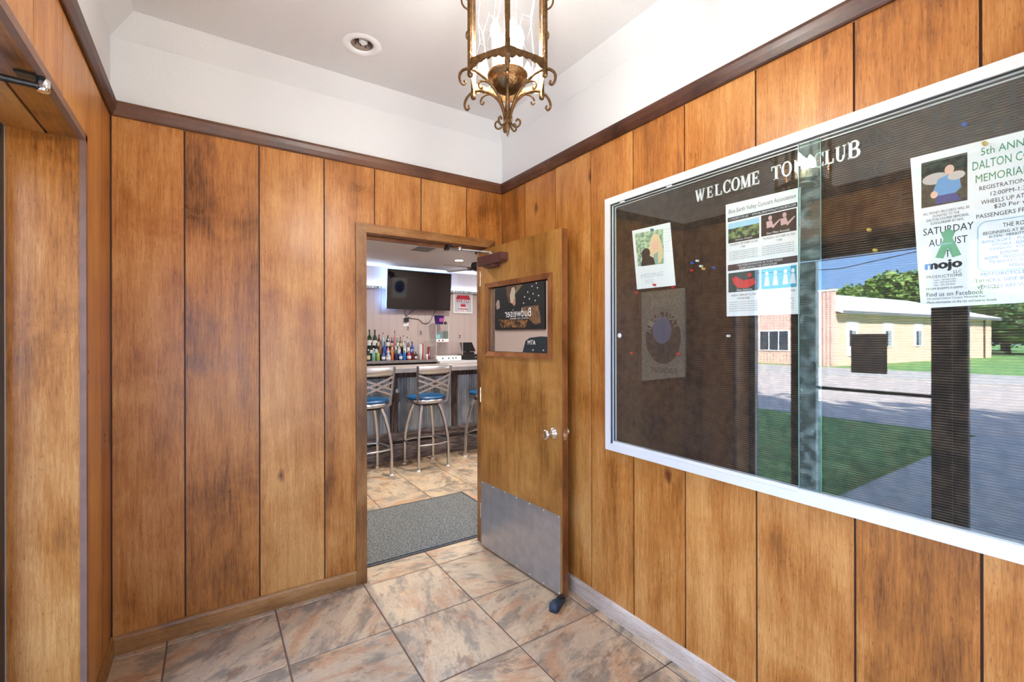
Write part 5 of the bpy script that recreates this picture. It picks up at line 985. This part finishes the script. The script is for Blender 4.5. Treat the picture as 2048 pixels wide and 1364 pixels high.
sg = thing('wall_sign', 'white wall sign with a dark blue oval, reflected in the television', 'sign', (3.75, .13, 1.75))
MB().box(3.5, 4.0, .13, .155, 1.75, 2.45).build('board', M['white'], sg); mb = MB(); mb.add([(3.75+.19*math.cos(2*PI*k/24), .157, 2.15+.22*math.sin(2*PI*k/24)) for k in range(24)], [tuple(range(24))]); mb.build('oval', plain('sign_blue', srgb(30, 50, 110), .4), sg)

# ================================================================== STREET OUTSIDE (mirrored in the notice board glass)
GZ = -0.15
def slab(nm, x0, x1, y0_, y1_, z_, mat, lb, cat, th=.1): o = MB().box(x0, x1, y0_, y1_, z_-th, z_).build(nm, mat); return struct(o, lb, cat)
slab('ground_lawn', -8.7, -2.4, -0.72, 40, GZ, M['grass'], 'shaded front lawn between the entrance walk and the street', 'lawn')
slab('ground_walk', -8.9, 12, -30, -3.42, GZ+.005, M['concrete'], 'concrete forecourt around the added canopy', 'sidewalk')
slab('ground_path', -8.9, -2.4, -3.42, -0.72, GZ+.005, M['concrete'], 'concrete path from the street to the glass entrance door', 'sidewalk')
slab('ground_street', -20.6, -8.7, -60, 60, GZ-.06, M['asphalt'], 'wide pale street between the entrance and the low building', 'street')
slab('ground_kerb', -8.85, -8.6, -0.72, 40, GZ+.01, M['concrete'], 'concrete kerb along the near lawn', 'kerb')
slab('ground_sidewalk', -26.0, -20.6, -60, 60, GZ, M['concrete'], 'sunny sidewalk on the far side of the street', 'sidewalk')
slab('ground_field', -140, -26.0, -90, 110, GZ-.01, M['grass'], 'sunlit grass around the building across the street', 'lawn')
# grass blades on the near lawn
rg = random.Random(3); vs, fs = [], []
for i in range(9000):
    x, y = -rg.uniform(2.9, 8.6), -0.72+rg.random()**1.6*5.5; a = rg.uniform(0, PI); hh = rg.uniform(.025, .055); dx, dy = math.cos(a)*.006, math.sin(a)*.006; k = len(vs)
    vs += [(x-dx, y-dy, GZ), (x+dx, y+dy, GZ), (x+rg.uniform(-.02, .02), y+rg.uniform(-.02, .02), GZ+hh)]; fs.append((k, k+1, k+2))
o = MB().add(vs, fs).build('grass_blades', M['blade']); tag(o, 'short green grass on the near lawn', 'grass', kind='stuff')
# ---- low building across the street
bd = thing('low_building', 'long low peach building with white roof across the street', 'building', (-26.9, 8.46, GZ), math.radians(185), local=True)
Lb, He = 23.0, 2.95
MB().box(0.2, Lb, -11, 0, 0, He).build('walls', M['peach'], bd)
MB().add([(0.1, .45, He-.02), (Lb+.4, .45, He-.02), (Lb+.4, -5.5, He+1.75), (0.1, -5.5, He+1.75), (0.1, .45, He+.16), (Lb+.4, .45, He+.16), (Lb+.4, -5.5, He+1.95), (0.1, -5.5, He+1.95)], [(0, 1, 2, 3), (4, 7, 6, 5), (0, 4, 5, 1), (1, 5, 6, 2), (0, 3, 7, 4)]).build('roof', M['roofwhite'], bd)
MB().add([(0.1, -11.45, He), (Lb+.4, -11.45, He), (Lb+.4, -5.5, He+1.95), (0.1, -5.5, He+1.95)], [(0, 1, 2, 3)]).build('roof', M['roofwhite'], bd)
MB().box(0.1, Lb+.4, .45, .50, He-.06, He+.12).build('gutter', plain('gutter_grey', (.16, .17, .18, 1), .5), bd)
for k, u in enumerate((1.4, 5.6, 9.7, 13.9)):
    wn = MB().box(u, u+1.15, -.01, .05, 1.0, 2.5).build('window', M['white'], bd)
    if k == 0: MB().box(u, u+1.15, .0, .045, .55, 1.0).build('door_panel', M['white'], bd)
    MB().box(u+.22, u+.55, .05, .055, 1.08, 2.0).build('pane', M['winglass'], wn); MB().box(u+.6, u+.93, .05, .055, 1.08, 2.0).build('pane', plain('pane_light', (.3, .33, .36, 1), .15), wn)
MB().tube([(Lb*.93, .06, 0), (Lb*.93, .06, He)], .05, 6).build('downspout', M['bark'], bd)
fa = MB().box(-.1, .2, -11, .06, 0, 4.15).build('false_front', M['pinkrib'], bd); MB().box(-.16, .24, -11.05, .12, 4.15, 4.25).build('coping', M['roofwhite'], bd)
for k in range(55): MB().box(-.15, -.1, -.2*k-.05, -.2*k+.03, 0, 4.15).build('rib', M['pinkrib'], fa)
fwn = MB().box(-.18, -.1, -4.15, -2.3, .80, 2.05).build('window', M['white'], bd)
for k in range(3): MB().box(-.19, -.18, -4.08+.6*k, -3.56+.6*k, .86, 1.98).build('pane', M['winglass'], fwn)
MB().tube([(3.3, -2.2, He+.4), (3.3, -2.2, He+1.4)], .10, 8).lathe([(.17, He+1.4), (.12, He+1.5), (0, He+1.55)], (3.3, -2.2, 0), 8).build('vent_pipe', M['white'], bd)
# ---- trees
def crown_mesh(nm, lobes, n, size, mat, seed):
    r_ = random.Random(seed); vs, fs = [], []
    for i in range(n):
        cx, cy, cz, R = lobes[r_.randrange(len(lobes))]
        d_ = Vector((r_.gauss(0, 1), r_.gauss(0, 1), r_.gauss(0, 1))).normalized(); p = Vector((cx, cy, cz))+d_*R*(r_.random()**.28)
        a = Vector((r_.gauss(0, 1), r_.gauss(0, 1), r_.gauss(0, .6))).normalized(); b = a.cross(Vector((r_.gauss(0, 1), r_.gauss(0, 1), r_.gauss(0, 1)))).normalized()
        s_ = size*r_.uniform(.6, 1.3); k = len(vs); vs += [p-a*s_*.6, p+b*s_*.35, p+a*s_*.6, p-b*s_*.35]; fs.append((k, k+1, k+2, k+3))
    return MB().add(vs, fs).mesh(nm, mat)
def lobes(H, R, seed, n=9):
    r_ = random.Random(seed); return [(r_.uniform(-.6, .6)*R, r_.uniform(-.6, .6)*R, H*(.45+.42*r_.random()), R*r_.uniform(.38, .6)) for _ in range(n)]
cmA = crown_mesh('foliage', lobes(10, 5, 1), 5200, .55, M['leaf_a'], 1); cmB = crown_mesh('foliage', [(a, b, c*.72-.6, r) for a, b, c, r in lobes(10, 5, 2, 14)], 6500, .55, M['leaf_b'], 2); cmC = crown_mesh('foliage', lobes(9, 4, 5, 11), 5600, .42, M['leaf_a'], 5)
cmD = crown_mesh('foliage', [(a, b, 6.9+c*.35, r) for a, b, c, r in lobes(9, 4, 5, 12)], 5200, .42, M['leaf_a'], 5)
tkm = MB().tube([(0, 0, 0), (.1, .05, 2.5), (.0, .1, 5.5), (.1, 0, 7.5)], [.32, .25, .17, .06], 8).tube([(.1, .05, 2.8), (1.2, .5, 4.6), (2.2, .8, 5.6)], [.14, .1, .04], 6).tube([(.0, .05, 3.4), (-1.2, -.6, 5.0), (-2.0, -1, 6.0)], [.13, .09, .04], 6).mesh('trunk', M['bark'])
def tree(x, y, me, s_, rz, lb, grp):
    o = thing('tree', lb, 'tree', (x, y, GZ-.02), rz, grp, local=True); o.scale = (s_, s_, s_)
    for nm, me_ in (('foliage', me), ('trunk', tkm)):
        c_ = bpy.data.objects.new(nm, me_); C.objects.link(c_); c_.parent = o
gr1 = 'trees beyond the low building'
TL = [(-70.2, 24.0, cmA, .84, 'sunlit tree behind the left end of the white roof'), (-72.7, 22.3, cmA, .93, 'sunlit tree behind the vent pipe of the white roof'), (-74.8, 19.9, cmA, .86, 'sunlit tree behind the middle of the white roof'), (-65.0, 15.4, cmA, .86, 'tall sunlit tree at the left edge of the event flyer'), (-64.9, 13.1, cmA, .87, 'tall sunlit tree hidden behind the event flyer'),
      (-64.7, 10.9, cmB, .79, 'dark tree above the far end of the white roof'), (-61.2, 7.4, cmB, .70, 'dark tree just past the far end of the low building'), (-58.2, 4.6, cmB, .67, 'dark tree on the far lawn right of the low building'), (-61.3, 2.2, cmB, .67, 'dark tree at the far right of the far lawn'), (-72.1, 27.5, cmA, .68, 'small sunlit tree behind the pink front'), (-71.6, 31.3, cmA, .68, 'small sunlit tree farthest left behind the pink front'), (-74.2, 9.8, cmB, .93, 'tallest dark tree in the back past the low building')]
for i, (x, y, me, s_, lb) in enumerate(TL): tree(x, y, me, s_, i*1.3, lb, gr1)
for i, (x, y, s_) in enumerate(((0.4, -8.4, 1.0), (-0.9, -12.6, 1.0), (-2.6, -17.5, 1.0))):
    tree(x, y, cmD, s_, i*2.1, ['tree standing in front of the added canopy', 'second tree in the row beyond the added canopy', 'farthest tree in the row beyond the added canopy'][i], 'street trees shading the lawn')
# overhead wire
o = MB().tube([(-15, 30, 6.4), (-15.1, 12, 4.2), (-15, 3.6, 3.62), (-15.05, .7, 4.0), (-15, -20, 6.6)], .014, 5).build('overhead_wire', M['black']); tag(o, 'thin black overhead wire crossing the sky above the street', 'wire')
